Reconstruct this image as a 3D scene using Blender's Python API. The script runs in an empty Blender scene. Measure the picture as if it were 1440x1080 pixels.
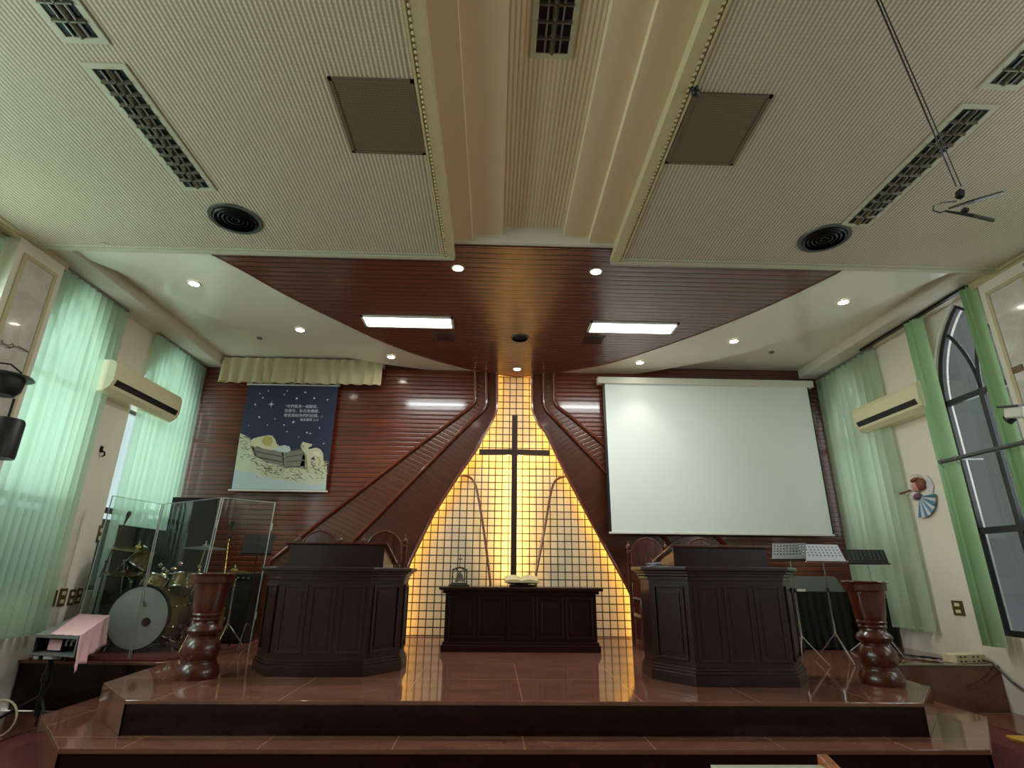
import bpy, bmesh, math, random
from math import sin, cos, pi, radians, sqrt
from mathutils import Vector, Matrix
from mathutils.geometry import tessellate_polygon
random.seed(7)
SC = bpy.context.scene
COL = SC.collection

# ------------------------------------------------------------------ camera
F = 767.03
HC = 1.05                     # eye height above the stage floor (stage floor is z = 0)
RM = ((0.999450834, -0.031753489, 0.009473412),
      (-0.019312788, -0.325878398, 0.945214413),
      (0.026926675, 0.944878292, 0.326312685))   # right, up, forward
cam_d = bpy.data.cameras.new('camera')
cam = bpy.data.objects.new('camera', cam_d)
COL.objects.link(cam)
cam_d.sensor_width = 36
cam_d.lens = F / 1440 * 36
cam_d.clip_start = .02
r, u, f = [Vector(v) for v in RM]
cam.matrix_world = Matrix(((r.x, u.x, -f.x, 0), (r.y, u.y, -f.y, 0), (r.z, u.z, -f.z, HC), (0, 0, 0, 1)))
SC.camera = cam


def ray(x, y):
    a, b = (x - 720) / F, -(y - 540) / F
    return r * a + u * b + f


def PZ(x, y, z=0.):           # measured point of the photo on a level plane
    d = ray(x, y); t = (z - HC) / d.z
    return Vector((d.x * t, d.y * t, z))


def PY(x, y, Y):              # ... on a plane parallel to the altar wall
    d = ray(x, y); t = Y / d.y
    return Vector((d.x * t, Y, d.z * t + HC))


def PX(x, y, X):              # ... on a plane parallel to the side walls
    d = ray(x, y); t = X / d.x
    return Vector((X, d.y * t, d.z * t + HC))


# ------------------------------------------------------------------ materials
def s2l(c):
    return tuple(((v / 255) / 12.92 if v / 255 <= .04045 else ((v / 255 + .055) / 1.055) ** 2.4) for v in c) + (1,)


class M:
    def __init__(s, name):
        s.m = bpy.data.materials.new(name); s.m.use_nodes = True
        s.t = s.m.node_tree; s.n = s.t.nodes; s.l = s.t.links
        s.b = s.n['Principled BSDF']
        s.co = None

    def node(s, typ, **k):
        n = s.n.new(typ)
        for a, v in k.items():
            setattr(n, a, v)
        return n

    def coords(s):
        if s.co is None:
            s.co = s.node('ShaderNodeTexCoord').outputs['Object']
        return s.co

    def sep(s):
        n = s.node('ShaderNodeSeparateXYZ'); s.l.new(s.coords(), n.inputs[0]); return n

    def math(s, op, a, b=None, c=None):
        n = s.node('ShaderNodeMath', operation=op)
        for i, v in enumerate((a, b, c)):
            if v is None: continue
            if isinstance(v, (int, float)): n.inputs[i].default_value = v
            else: s.l.new(v, n.inputs[i])
        return n.outputs[0]

    def noise(s, scale, detail=4, rough=.6, stretch=None, dist=0.):
        n = s.node('ShaderNodeTexNoise')
        n.inputs['Scale'].default_value = scale; n.inputs['Detail'].default_value = detail
        n.inputs['Roughness'].default_value = rough; n.inputs['Distortion'].default_value = dist
        if stretch:
            mp = s.node('ShaderNodeMapping'); mp.inputs['Scale'].default_value = stretch
            s.l.new(s.coords(), mp.inputs[0]); s.l.new(mp.outputs[0], n.inputs['Vector'])
        else:
            s.l.new(s.coords(), n.inputs['Vector'])
        return n.outputs['Fac']

    def mix(s, fac, a, b):
        n = s.node('ShaderNodeMix', data_type='RGBA')
        if isinstance(fac, (int, float)): n.inputs[0].default_value = fac
        else: s.l.new(fac, n.inputs[0])
        for i, v in ((6, a), (7, b)):
            if isinstance(v, tuple): n.inputs[i].default_value = v
            else: s.l.new(v, n.inputs[i])
        return n.outputs[2]

    def ramp(s, fac, lo, hi):
        n = s.node('ShaderNodeMapRange'); s.l.new(fac, n.inputs[0])
        n.inputs[1].default_value = lo; n.inputs[2].default_value = hi
        return n.outputs[0]

    def color(s, c):
        if isinstance(c, tuple): s.b.inputs['Base Color'].default_value = c
        else: s.l.new(c, s.b.inputs['Base Color'])

    def bump(s, h, strength=.5, dist=.01):
        n = s.node('ShaderNodeBump'); n.inputs['Strength'].default_value = strength
        n.inputs['Distance'].default_value = dist
        s.l.new(h, n.inputs['Height']); s.l.new(n.outputs[0], s.b.inputs['Normal'])

    def set(s, rough=None, metal=None, coat=None, crough=None, trans=None, ior=None, sheen=None, spec=None):
        for k, v in (('Roughness', rough), ('Metallic', metal), ('Coat Weight', coat), ('Coat Roughness', crough),
                     ('Transmission Weight', trans), ('IOR', ior), ('Sheen Weight', sheen), ('Specular IOR Level', spec)):
            if v is not None:
                s.b.inputs[k].default_value = v
        return s


def plain(name, rgb, rough=.5, metal=0., coat=0., var=.06, nscale=6., bump=0.):
    m = M(name)
    c = s2l(rgb)
    d = tuple(max(0, v * (1 - var * 2)) for v in c[:3]) + (1,)
    m.color(m.mix(m.noise(nscale), d, c))
    m.set(rough=rough, metal=metal, coat=coat, crough=.08)
    if bump:
        m.bump(m.noise(60, 2), bump, .002)
    return m.m


def wood(name, dark, light, rough=.3, coat=.5, axis='x', scale=1., crough=.08):
    m = M(name)
    st = {'x': (1.2, 14, 14), 'y': (14, 1.2, 14), 'z': (14, 14, 1.2)}[axis]
    g = m.noise(2.2 * scale, 8, .65, st, .6)
    m.color(m.mix(m.ramp(g, .32, .68), s2l(dark), s2l(light)))
    m.set(rough=rough, coat=coat, crough=crough)
    m.bump(g, .06, .004)
    return m.m


def boards(name, dark, light, pitch, axis, rot=0., rough=.3, coat=.6, groove=.08, crough=.1, gax='x', bmp=.55):
    """planked wood; boards are stacked along `axis` ('y' or 'z', or turned by rot in the x-z plane)."""
    m = M(name)
    sp = m.sep()
    X, Y, Z = sp.outputs
    if axis == 'z':
        v = m.math('ADD', m.math('MULTIPLY', Z, cos(rot)), m.math('MULTIPLY', X, sin(rot)))
        w = m.math('SUBTRACT', m.math('MULTIPLY', X, cos(rot)), m.math('MULTIPLY', Z, sin(rot)))
    else:
        v, w = Y, X
    k = m.math('DIVIDE', v, pitch)
    fr = m.math('FRACT', k); idx = m.math('FLOOR', k)
    edge = m.math('MINIMUM', fr, m.math('SUBTRACT', 1., fr))
    gr = m.ramp(edge, groove * .4, groove)          # 0 in the groove
    # board colour and grain
    cmb = m.node('ShaderNodeCombineXYZ')
    m.l.new(m.math('MULTIPLY', w, 1.1), cmb.inputs[0]); m.l.new(m.math('MULTIPLY', v, 14.), cmb.inputs[1])
    m.l.new(m.math('MULTIPLY', idx, 3.7), cmb.inputs[2])
    n = m.node('ShaderNodeTexNoise'); n.inputs['Scale'].default_value = 1.6; n.inputs['Detail'].default_value = 7
    n.inputs['Roughness'].default_value = .62; n.inputs['Distortion'].default_value = .5
    m.l.new(cmb.outputs[0], n.inputs['Vector'])
    g = m.ramp(n.outputs['Fac'], .3, .7)
    big = m.ramp(m.noise(.45, 3), .35, .65)
    wn = m.node('ShaderNodeTexWhiteNoise', noise_dimensions='1D'); m.l.new(idx, wn.inputs['W'])
    g = m.math('MULTIPLY', m.math('ADD', m.math('MULTIPLY', g, .55), m.math('ADD', m.math('MULTIPLY', wn.outputs['Value'], .25), m.math('MULTIPLY', big, .5))), .77)
    base = m.mix(g, s2l(dark), s2l(light))
    dk = tuple(v_ * .12 for v_ in s2l(dark)[:3]) + (1,)
    m.color(m.mix(gr, dk, base))  # shade in the grooves is painted into the colour
    m.set(rough=rough, coat=coat, crough=crough)
    rnd = m.math('POWER', m.math('MINIMUM', m.math('MULTIPLY', edge, 4.), 1.), .5)
    m.bump(rnd, bmp, .012)
    return m.m


def emis(name, rgb, strength, spread=None):
    m = M(name)
    m.color((.8, .8, .8, 1))
    m.b.inputs['Emission Color'].default_value = s2l(rgb)
    m.b.inputs['Emission Strength'].default_value = strength
    return m.m


MT = {}
MT['wall'] = plain('wall_paint', (232, 224, 208), .75, var=.03, nscale=2.5, bump=.05)
MT['slab'] = plain('ceiling_gloss_paint', (232, 228, 212), .22, coat=.25, var=.03, nscale=1.2)
MT['beige'] = plain('coffer_paint', (222, 200, 168), .6, var=.04, nscale=1.5)
MT['green_white'] = plain('bulkhead_paint', (214, 208, 192), .6, var=.03)
MT['trim'] = plain('cream_trim_paint', (206, 190, 150), .45, var=.1, nscale=20)
MT['trim_grey'] = plain('grey_trim_paint', (190, 188, 165), .5, var=.05, nscale=10)
MT['wood_dark'] = wood('lectern_wood', (26, 8, 6), (48, 16, 11), .32, .12, 'z')
MT['wood_dark_x'] = wood('lectern_wood_across', (26, 8, 6), (48, 16, 11), .3, .3, 'x')
MT['wood_ped'] = wood('turned_wood', (56, 20, 12), (98, 42, 24), .3, .5, 'z', crough=.12)
MT['wood_chair'] = wood('chair_wood', (56, 24, 17), (96, 46, 32), .25, .8, 'z')
MT['wood_trim'] = wood('bullnose_wood', (84, 36, 24), (132, 64, 42), .2, .9, 'z')  # lightened colour carries part of the highlight on the rounded edges
MT['cross'] = plain('cross_wood', (60, 36, 20), .5, var=.25, nscale=14)
MT['rod'] = plain('rod_wood', (92, 48, 32), .35, coat=.4, var=.2, nscale=12)
MT['slats_out'] = boards('wall_boards_level', (58, 20, 14), (138, 58, 30), .085, 'z', 0, groove=.09, crough=.12)
MT['slats_mid'] = boards('wall_boards_slanted', (74, 36, 21), (112, 58, 34), .085, 'z', radians(24), groove=.05, bmp=.25)
MT['slats_in'] = boards('wall_boards_steep', (62, 30, 20), (94, 48, 32), .09, 'z', radians(34), groove=.03, bmp=.12)
MT['slats_ri_mid'] = boards('wall_boards_slanted_other_way', (74, 36, 21), (112, 58, 34), .085, 'z', radians(-24), groove=.05, bmp=.25)
MT['slats_ri_in'] = boards('wall_boards_steep_other_way', (62, 30, 20), (94, 48, 32), .09, 'z', radians(-34), groove=.03, bmp=.12)
MT['slats_ceil'] = boards('ceiling_boards', (86, 42, 34), (122, 66, 52), .113, 'y', 0, rough=.3, coat=.5, groove=.12, crough=.18)
MT['black'] = plain('black_plastic', (22, 23, 24), .45, var=.2)
MT['black_cloth'] = plain('black_cloth', (20, 22, 24), .9, var=.25, nscale=30, bump=.3)
MT['dark_metal'] = plain('dark_metal', (40, 40, 42), .35, .8)
MT['chrome'] = plain('chrome', (210, 210, 210), .12, 1., var=.02)
MT['steel'] = plain('brushed_steel', (170, 172, 170), .3, .9, var=.04)
MT['brass'] = plain('cymbal_bronze', (190, 160, 90), .25, 1., var=.1, nscale=10)
MT['gold_shell'] = plain('gold_sparkle_shell', (150, 122, 66), .3, .4, coat=.6, var=.2, nscale=60)
MT['white_plastic'] = plain('white_plastic', (225, 222, 208), .4, var=.02)
MT['cream_plastic'] = plain('cream_plastic', (228, 218, 180), .4, var=.02)
MT['grey_plastic'] = plain('grey_plastic', (120, 122, 120), .45)
MT['frame_dark'] = plain('window_frame_paint', (44, 45, 48), .4)
MT['screen'] = plain('projection_screen_fabric', (238, 242, 236), .8, var=.015, nscale=1.)
MT['paper'] = plain('book_paper', (214, 196, 150), .8, var=.1, nscale=25)
MT['silver_stand'] = plain('silver_painted_steel', (205, 205, 212), .35, .3)
MT['grey_stand'] = plain('grey_painted_steel', (88, 92, 88), .4, .3)
MT['pink'] = plain('pink_cloth', (240, 190, 196), .85, var=.07, nscale=14)
MT['brown_plate'] = plain('brown_wall_plate', (120, 96, 60), .35, .3, var=.2)
MT['carpet'] = plain('red_carpet', (112, 42, 42), .95, var=.25, nscale=70, bump=.5)
MT['valance'] = plain('valance_fabric', (206, 192, 156), .8, var=.06, nscale=8)
MT['grille'] = None
MT['drumhead'] = plain('drum_head', (196, 200, 204), .35, var=.02)
MT['glass_dark'] = plain('bell_pewter', (96, 92, 82), .4, .7, var=.2, nscale=40)
MT['pew'] = wood('pew_wood', (130, 62, 28), (190, 104, 52), .4, .4, 'x')
MT['outside_dark'] = plain('parapet_concrete', (58, 66, 62), .9, var=.2)
MT['outside_grey'] = plain('sky_blocking_grey', (146, 145, 140), .9, var=.15, nscale=1.)

# acoustic ceiling: ribs along y plus fine cross notches
m = M('acoustic_ribbed_panel')
X, Y, Z = m.sep().outputs
fx = m.math('FRACT', m.math('DIVIDE', X, .036))
ex = m.math('ABSOLUTE', m.math('SUBTRACT', fx, .5))
rib = m.ramp(ex, .14, .3)
fy = m.math('FRACT', m.math('DIVIDE', Y, .030))
ey = m.math('ABSOLUTE', m.math('SUBTRACT', fy, .5))
nt = m.ramp(ey, .2, .36)
h = m.math('MAXIMUM', rib, m.math('MULTIPLY', nt, .3))
base = m.mix(m.noise(.5, 2), s2l((206, 195, 176)), s2l((212, 200, 184)))
m.color(m.mix(h, base, s2l((164, 150, 126))))
m.set(rough=.6)
m.bump(m.math('SUBTRACT', 1., h), .5, .01)
MT['acoustic'] = m.m
# ribbed centre of the coffer
m = M('coffer_ribbed_panel')
X, Y, Z = m.sep().outputs
ex = m.math('ABSOLUTE', m.math('SUBTRACT', m.math('FRACT', m.math('DIVIDE', X, .04)), .5))
rib = m.ramp(ex, .2, .4)
m.color(m.mix(rib, s2l((222, 206, 182)), s2l((196, 178, 150))))
m.set(rough=.6); m.bump(m.math('SUBTRACT', 1., rib), .4, .008)
MT['coffer_rib'] = m.m
# speaker grille
m = M('perforated_grille')
v = m.node('ShaderNodeTexVoronoi'); v.inputs['Scale'].default_value = 46; v.inputs['Randomness'].default_value = .0
m.l.new(m.coords(), v.inputs['Vector'])
hole = m.ramp(v.outputs['Distance'], .30, .5)
m.color(m.mix(hole, s2l((26, 22, 18)), s2l((120, 106, 88))))
m.set(rough=.5, metal=.2)
MT['grille'] = m.m
# polished granite tile of the stage
m = M('polished_red_granite')
X, Y, Z = m.sep().outputs
c1 = m.noise(2.2, 6, .6, (1, 2.4, 1), .5); c2 = m.noise(30, 3)
col = m.mix(m.ramp(c1, .35, .65), s2l((112, 70, 58)), s2l((134, 88, 72)))
col = m.mix(m.math('MULTIPLY', m.ramp(c2, .5, .8), .02), col, s2l((176, 116, 96)))
jx = m.math('ABSOLUTE', m.math('SUBTRACT', m.math('FRACT', m.math('DIVIDE', m.math('ADD', X, -.27), 1.04)), .5))
jy = m.math('ABSOLUTE', m.math('SUBTRACT', m.math('FRACT', m.math('DIVIDE', m.math('ADD', Y, -.1), 1.04)), .5))
j = m.ramp(m.math('MAXIMUM', jx, jy), .4955, .4975)
vert = m.node('ShaderNodeNewGeometry'); sn = m.node('ShaderNodeSeparateXYZ')
m.l.new(vert.outputs['True Normal'], sn.inputs[0])
up = m.math('GREATER_THAN', sn.outputs[2], .5)
m.color(m.mix(m.math('MULTIPLY', m.math('MULTIPLY', j, up), .75), col, s2l((196, 150, 122))))
m.set(rough=.07, spec=.6)
MT['granite'] = m.m
# dark granite of the risers
m = M('dark_riser_granite')
c1 = m.noise(3, 6, .6, (1, 1, 2))
m.color(m.mix(m.ramp(c1, .3, .7), s2l((28, 13, 9)), s2l((42, 20, 14))))
m.set(rough=.16, spec=.3)
MT['riser'] = m.m
# mosaic wall
m = M('mosaic_tile_wall')
X, Y, Z = m.sep().outputs
P_ = .1275
kx = m.math('DIVIDE', m.math('ADD', X, 20.02), P_); kz = m.math('DIVIDE', m.math('ADD', Z, 20.03), .131)
ex = m.math('ABSOLUTE', m.math('SUBTRACT', m.math('FRACT', kx), .5)); ez = m.math('ABSOLUTE', m.math('SUBTRACT', m.math('FRACT', kz), .5))
gr = m.ramp(m.math('MAXIMUM', ex, ez), .415, .448)
cmb = m.node('ShaderNodeCombineXYZ'); m.l.new(m.math('FLOOR', kx), cmb.inputs[0]); m.l.new(m.math('FLOOR', kz), cmb.inputs[1])
wn = m.node('ShaderNodeTexWhiteNoise'); m.l.new(cmb.outputs[0], wn.inputs['Vector'])
tile = m.mix(wn.outputs['Value'], s2l((206, 196, 172)), s2l((222, 210, 184)))
tile = m.mix(m.math('MULTIPLY', m.noise(60, 3), .35), tile, s2l((186, 172, 144)))
m.color(m.mix(gr, tile, s2l((34, 27, 16))))
m.set(rough=.4)
m.bump(m.math('SUBTRACT', 1., gr), .4, .006)
MT['mosaic'] = m.m
# marble panel
m = M('marble_panel')
g = m.noise(2.2, 8, .6, None, 1.5)
m.color(m.mix(m.ramp(g, .35, .7), s2l((190, 182, 172)), s2l((224, 218, 210))))
m.set(rough=.15, coat=.4)
MT['marble'] = m.m


def sheer(name, rgb, transl=.55, alpha=.0):
    m = M(name)
    m.n.remove(m.b)
    out = m.n['Material Output']
    d = m.node('ShaderNodeBsdfDiffuse'); t = m.node('ShaderNodeBsdfTranslucent')
    X, Y, Z = m.sep().outputs
    c = m.mix(m.noise(9, 3, .5, (1, 1, .1)), s2l(tuple(int(v * .93) for v in rgb)), s2l(rgb))
    m.l.new(c, d.inputs[0]); m.l.new(c, t.inputs[0])
    a = m.node('ShaderNodeMixShader'); a.inputs[0].default_value = transl
    m.l.new(d.outputs[0], a.inputs[1]); m.l.new(t.outputs[0], a.inputs[2])
    o = a.outputs[0]
    if alpha:
        tr = m.node('ShaderNodeBsdfTransparent'); b = m.node('ShaderNodeMixShader'); b.inputs[0].default_value = alpha
        tr.inputs[0].default_value = (.85, 1, .93, 1)
        m.l.new(o, b.inputs[1]); m.l.new(tr.outputs[0], b.inputs[2]); o = b.outputs[0]
    m.l.new(o, out.inputs[0])
    return m.m


MT['sheer'] = sheer('green_sheer_blind', (200, 226, 204), .5, .2)
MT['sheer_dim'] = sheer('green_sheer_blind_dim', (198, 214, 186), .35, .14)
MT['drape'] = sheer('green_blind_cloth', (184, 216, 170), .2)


def glass(name, tint, fres=.9, mixr=.12, rough=.0):
    m = M(name); m.n.remove(m.b); out = m.n['Material Output']
    tr = m.node('ShaderNodeBsdfTransparent'); tr.inputs[0].default_value = s2l(tint)
    g = m.node('ShaderNodeBsdfGlossy'); g.inputs['Roughness'].default_value = rough
    fr = m.node('ShaderNodeLayerWeight'); fr.inputs[0].default_value = .5
    ms = m.node('ShaderNodeMixShader')
    fz_ = m.math('ADD', m.math('MULTIPLY', m.math('POWER', fr.outputs['Facing'], 5.), .9), .03 + mixr)
    m.l.new(m.math('MINIMUM', fz_, 1.), ms.inputs[0])
    m.l.new(tr.outputs[0], ms.inputs[1]); m.l.new(g.outputs[0], ms.inputs[2]); m.l.new(ms.outputs[0], out.inputs[0])
    return m.m


MT['glass'] = glass('window_glass', (215, 225, 225), mixr=.02)
MT['glass_right'] = glass('grey_window_glass', (200, 206, 210), mixr=.03)
MT['acrylic'] = glass('clear_acrylic', (248, 252, 250), mixr=.0)
MT['acrylic_edge'] = plain('acrylic_edge', (168, 178, 170), .25, var=.05)
MT['down_lens'] = emis('downlight_lens', (255, 248, 232), 40)
MT['tube'] = emis('fluorescent_tube', (246, 252, 250), 9)
MT['led'] = emis('warm_led_strip', (255, 200, 104), 100)
MT['led_edge'] = emis('warm_led_strip_panel_edge', (255, 190, 74), 46)


# ------------------------------------------------------------------ mesh builder
class MB:
    def __init__(s):
        s.bm = bmesh.new()

    def _f(s, vs):
        try: return s.bm.faces.new(vs)
        except ValueError: return None

    def quad(s, a, b, c, d):
        s._f([s.bm.verts.new(p) for p in (a, b, c, d)]); return s

    def poly(s, pts):
        s._f([s.bm.verts.new(p) for p in pts]); return s

    def box(s, x0, x1, y0, y1, z0, z1):
        v = [s.bm.verts.new(p) for p in ((x0, y0, z0), (x1, y0, z0), (x1, y1, z0), (x0, y1, z0), (x0, y0, z1), (x1, y0, z1), (x1, y1, z1), (x0, y1, z1))]
        for q in ((3, 2, 1, 0), (4, 5, 6, 7), (0, 1, 5, 4), (1, 2, 6, 5), (2, 3, 7, 6), (3, 0, 4, 7)):
            s._f([v[i] for i in q])
        return s

    def hexa(s, lo, hi):
        """8-corner solid: four points lo, four points hi"""
        a = [s.bm.verts.new(p) for p in lo]; b = [s.bm.verts.new(p) for p in hi]
        n = len(a)
        s._f(a[::-1]); s._f(b)
        for i in range(n):
            s._f([a[i], a[(i + 1) % n], b[(i + 1) % n], b[i]])
        return s

    def slab(s, pts, off):
        off = Vector(off)
        return s.hexa(pts, [Vector(p) + off for p in pts])

    def obox(s, c, sx, sy, sz, rot=None):
        c = Vector(c); R = rot or Matrix.Identity(3)
        P = [c + R @ Vector((a * sx / 2, b * sy / 2, d * sz / 2)) for d in (-1, 1) for a, b in ((-1, -1), (1, -1), (1, 1), (-1, 1))]
        return s.hexa(P[:4], P[4:])

    def frame(s, d):
        d = Vector(d).normalized()
        a = Vector((0, 0, 1)) if abs(d.z) < .9 else Vector((1, 0, 0))
        x = d.cross(a).normalized(); return x, d.cross(x).normalized()

    def tube(s, pts, rad, seg=8, caps=True):
        pts = [Vector(p) for p in pts]
        rad = rad if isinstance(rad, (list, tuple)) else [rad] * len(pts)
        rings = []; x = None
        for i, p in enumerate(pts):
            d = (pts[min(i + 1, len(pts) - 1)] - pts[max(i - 1, 0)]).normalized()
            if x is None: x, y = s.frame(d)
            else:
                x = (x - d * x.dot(d)).normalized(); y = d.cross(x).normalized()
            rings.append([s.bm.verts.new(p + (x * cos(2 * pi * k / seg) + y * sin(2 * pi * k / seg)) * rad[i]) for k in range(seg)])
        for a, b in zip(rings, rings[1:]):
            for k in range(seg):
                s._f([a[k], a[(k + 1) % seg], b[(k + 1) % seg], b[k]])
        if caps:
            s._f(rings[0][::-1]); s._f(rings[-1])
        return s

    def lathe(s, c, prof, seg=28, axis=(0, 0, 1), ring=False):
        """prof: list of (radius, distance along the axis)"""
        c = Vector(c); ax = Vector(axis).normalized(); x, y = s.frame(ax)
        rings = []
        for rr, h in prof:
            if rr < 1e-6: rings.append([s.bm.verts.new(c + ax * h)])
            else: rings.append([s.bm.verts.new(c + ax * h + (x * cos(2 * pi * k / seg) + y * sin(2 * pi * k / seg)) * rr) for k in range(seg)])
        for a, b in zip(rings, rings[1:]):
            if len(a) == 1 and len(b) == 1: continue
            for k in range(seg):
                k2 = (k + 1) % seg
                if len(a) == 1: s._f([a[0], b[k2], b[k]])
                elif len(b) == 1: s._f([a[k], a[k2], b[0]])
                else: s._f([a[k], a[k2], b[k2], b[k]])
        if ring:
            for k in range(seg):
                s._f([rings[-1][k], rings[-1][(k + 1) % seg], rings[0][(k + 1) % seg], rings[0][k]])
            return s
        if len(rings[0]) > 1: s._f(rings[0][::-1])
        if len(rings[-1]) > 1: s._f(rings[-1])
        return s

    def ball(s, c, rx, ry=None, rz=None, seg=14, ring=9):
        ry = ry or rx; rz = rz or rx; c = Vector(c)
        rs = []
        for i in range(ring + 1):
            t = pi * i / ring
            if i in (0, ring): rs.append([s.bm.verts.new(c + Vector((0, 0, cos(t) * rz)))])
            else: rs.append([s.bm.verts.new(c + Vector((sin(t) * cos(2 * pi * k / seg) * rx, sin(t) * sin(2 * pi * k / seg) * ry, cos(t) * rz))) for k in range(seg)])
        for a, b in zip(rs, rs[1:]):
            for k in range(seg):
                k2 = (k + 1) % seg
                if len(a) == 1: s._f([a[0], b[k], b[k2]])
                elif len(b) == 1: s._f([a[k], b[0], a[k2]])
                else: s._f([a[k], b[k], b[k2], a[k2]])
        return s

    def prism(s, poly, a, b, plane='xy', holes=()):
        """polygon with holes, extruded from a to b along the axis missing in `plane`"""
        def P(q, h):
            return {'xy': (q[0], q[1], h), 'xz': (q[0], h, q[1]), 'yz': (h, q[0], q[1])}[plane]
        loops = [list(poly)] + [list(hh) for hh in holes]
        flat = [q for L in loops for q in L]
        tris = tessellate_polygon([[Vector((q[0], q[1], 0)) for q in L] for L in loops])
        va = [s.bm.verts.new(P(q, a)) for q in flat]; vb = [s.bm.verts.new(P(q, b)) for q in flat]
        for t in tris:
            s._f([va[i] for i in t]); s._f([vb[i] for i in reversed(t)])
        o = 0
        for L in loops:
            n = len(L)
            for i in range(n):
                s._f([va[o + i], va[o + (i + 1) % n], vb[o + (i + 1) % n], vb[o + i]])
            o += n
        return s

    def build(s, name, mat, parent=None, bevel=0., smooth=False, origin=None):
        bmesh.ops.recalc_face_normals(s.bm, faces=s.bm.faces)
        org = Vector(origin) if origin is not None else (Vector(parent['_o']) if parent is not None and '_o' in parent.keys() else Vector((0, 0, 0)))
        for v in s.bm.verts: v.co -= org
        me = bpy.data.meshes.new(name); s.bm.to_mesh(me); s.bm.free()
        me.materials.append(MT[mat] if isinstance(mat, str) else mat)
        o = bpy.data.objects.new(name, me); COL.objects.link(o)
        if smooth:
            for p in me.polygons: p.use_smooth = True
            me.set_sharp_from_angle(angle=radians(38))
        if parent is not None:
            o.parent = parent
            # sub-parts share the local frame of the thing
            o['_o'] = tuple(org)
        else:
            o.location = org; o['_o'] = tuple(org)
        if bevel:
            bv = o.modifiers.new('bevel', 'BEVEL'); bv.width = bevel; bv.segments = 2; bv.limit_method = 'ANGLE'; bv.angle_limit = radians(35)
        return o


def thing(name, label, cat, loc, group=None):
    o = bpy.data.objects.new(name, None); COL.objects.link(o)
    o.location = loc; o['_o'] = tuple(loc); o.empty_display_size = .1
    o['label'] = label; o['category'] = cat
    if group: o['group'] = group
    return o


def tag(o, label, cat, group=None, kind=None):
    o['label'] = label; o['category'] = cat
    if group: o['group'] = group
    if kind: o['kind'] = kind
    return o


def struct(mb, name, mat, bevel=0., smooth=False):
    o = mb.build(name, mat, bevel=bevel, smooth=smooth); o['kind'] = 'structure'; return o


def sthing(name):
    o = bpy.data.objects.new(name, None); COL.objects.link(o); o['kind'] = 'structure'; o['_o'] = (0., 0., 0.); return o


def copy_tree(o, loc=None, label=None, parent=None):
    c = o.copy(); COL.objects.link(c)
    if parent is not None: c.parent = parent
    if loc is not None: c.location = loc
    if label: c['label'] = label
    for ch in list(o.children): copy_tree(ch, parent=c)
    return c


def offset(poly, d):
    """move every edge of a convex ccw polygon outwards by d"""
    n = len(poly); out = []
    for i in range(n):
        p0, p1, p2 = (Vector(poly[i - 1]), Vector(poly[i]), Vector(poly[(i + 1) % n]))
        e1 = (p1 - p0).normalized(); e2 = (p2 - p1).normalized()
        n1 = Vector((e1.y, -e1.x)); n2 = Vector((e2.y, -e2.x))
        b = (n1 + n2).normalized(); k = d / max(.3, b.dot(n1))
        out.append((p1.x + b.x * k, p1.y + b.y * k))
    return out


# ------------------------------------------------------------------ room dimensions
XL, XR, YB = -5.68, 6.40, 10.23
YN = -7.5                      # entrance wall behind the camera
ZF = -.53                      # hall floor
ZA, ZS, ZU = 4.65, 4.73, 4.87  # acoustic panels, stage soffit, higher ceiling by the wall

# ---- floors
st = sthing('floor')
MB().box(XL - .3, XR + .3, 3.2, 7.4, ZF - .1, ZF).build('floor_carpet', 'carpet', st)
MB().box(XL - .3, XR + .3, YN, 3.2, ZF - .1, ZF).build('bounce_floor', plain('pale_bounce_floor', (206, 188, 158), .35, var=.06, nscale=8), st)  # unseen pale floor, added to bounce warm light onto the ceiling
MB().box(XL, -4.7, 5.95, 7.35, ZF, ZF + .012).build('granite_border', 'granite', st)
MB().box(5.62, XR, 6.3, 7.5, ZF, ZF + .012).build('granite_border', 'granite', st)
# stage: polygons measured on the floor plane
a = [PZ(175.6, 984.4), PZ(1298, 988), PZ(1308, 965.5), PZ(1255, 947)]
top1 = [(a[0].x, 5.33), (a[1].x, 5.33), (a[2].x, 6.06), (4.52, 7.5), (XR, 7.5), (XR, 11.5), (XL, 11.5), (XL, 7.45), (-4.56, 7.36), (-3.86, 7.33), (-3.76, 6.07)]
b = [PZ(83, 1053, -.265), PZ(1388, 1053, -.265), PZ(1387, 1008, -.265), PZ(1312, 987, -.265), PZ(142, 981, -.265), PZ(58, 1005.5, -.265)]
top2 = [(b[0].x, b[0].y), (b[1].x, b[0].y), (b[2].x, b[2].y), (4.98, 7.6), (-4.25, 7.6), (b[5].x, b[5].y)]
sg = sthing('floor_stage')
MB().prism(offset(top1, 0), -.035, 0).build('stage_top', 'granite', sg, bevel=.006)
MB().prism(offset(top1, -.02), ZF, -.035).build('stage_riser', 'riser', sg)
MB().prism(top2, -.30, -.265).build('step_top', 'granite', sg, bevel=.006)
MB().prism(offset(top2, -.02), ZF, -.30).build('step_riser', 'riser', sg)
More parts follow.
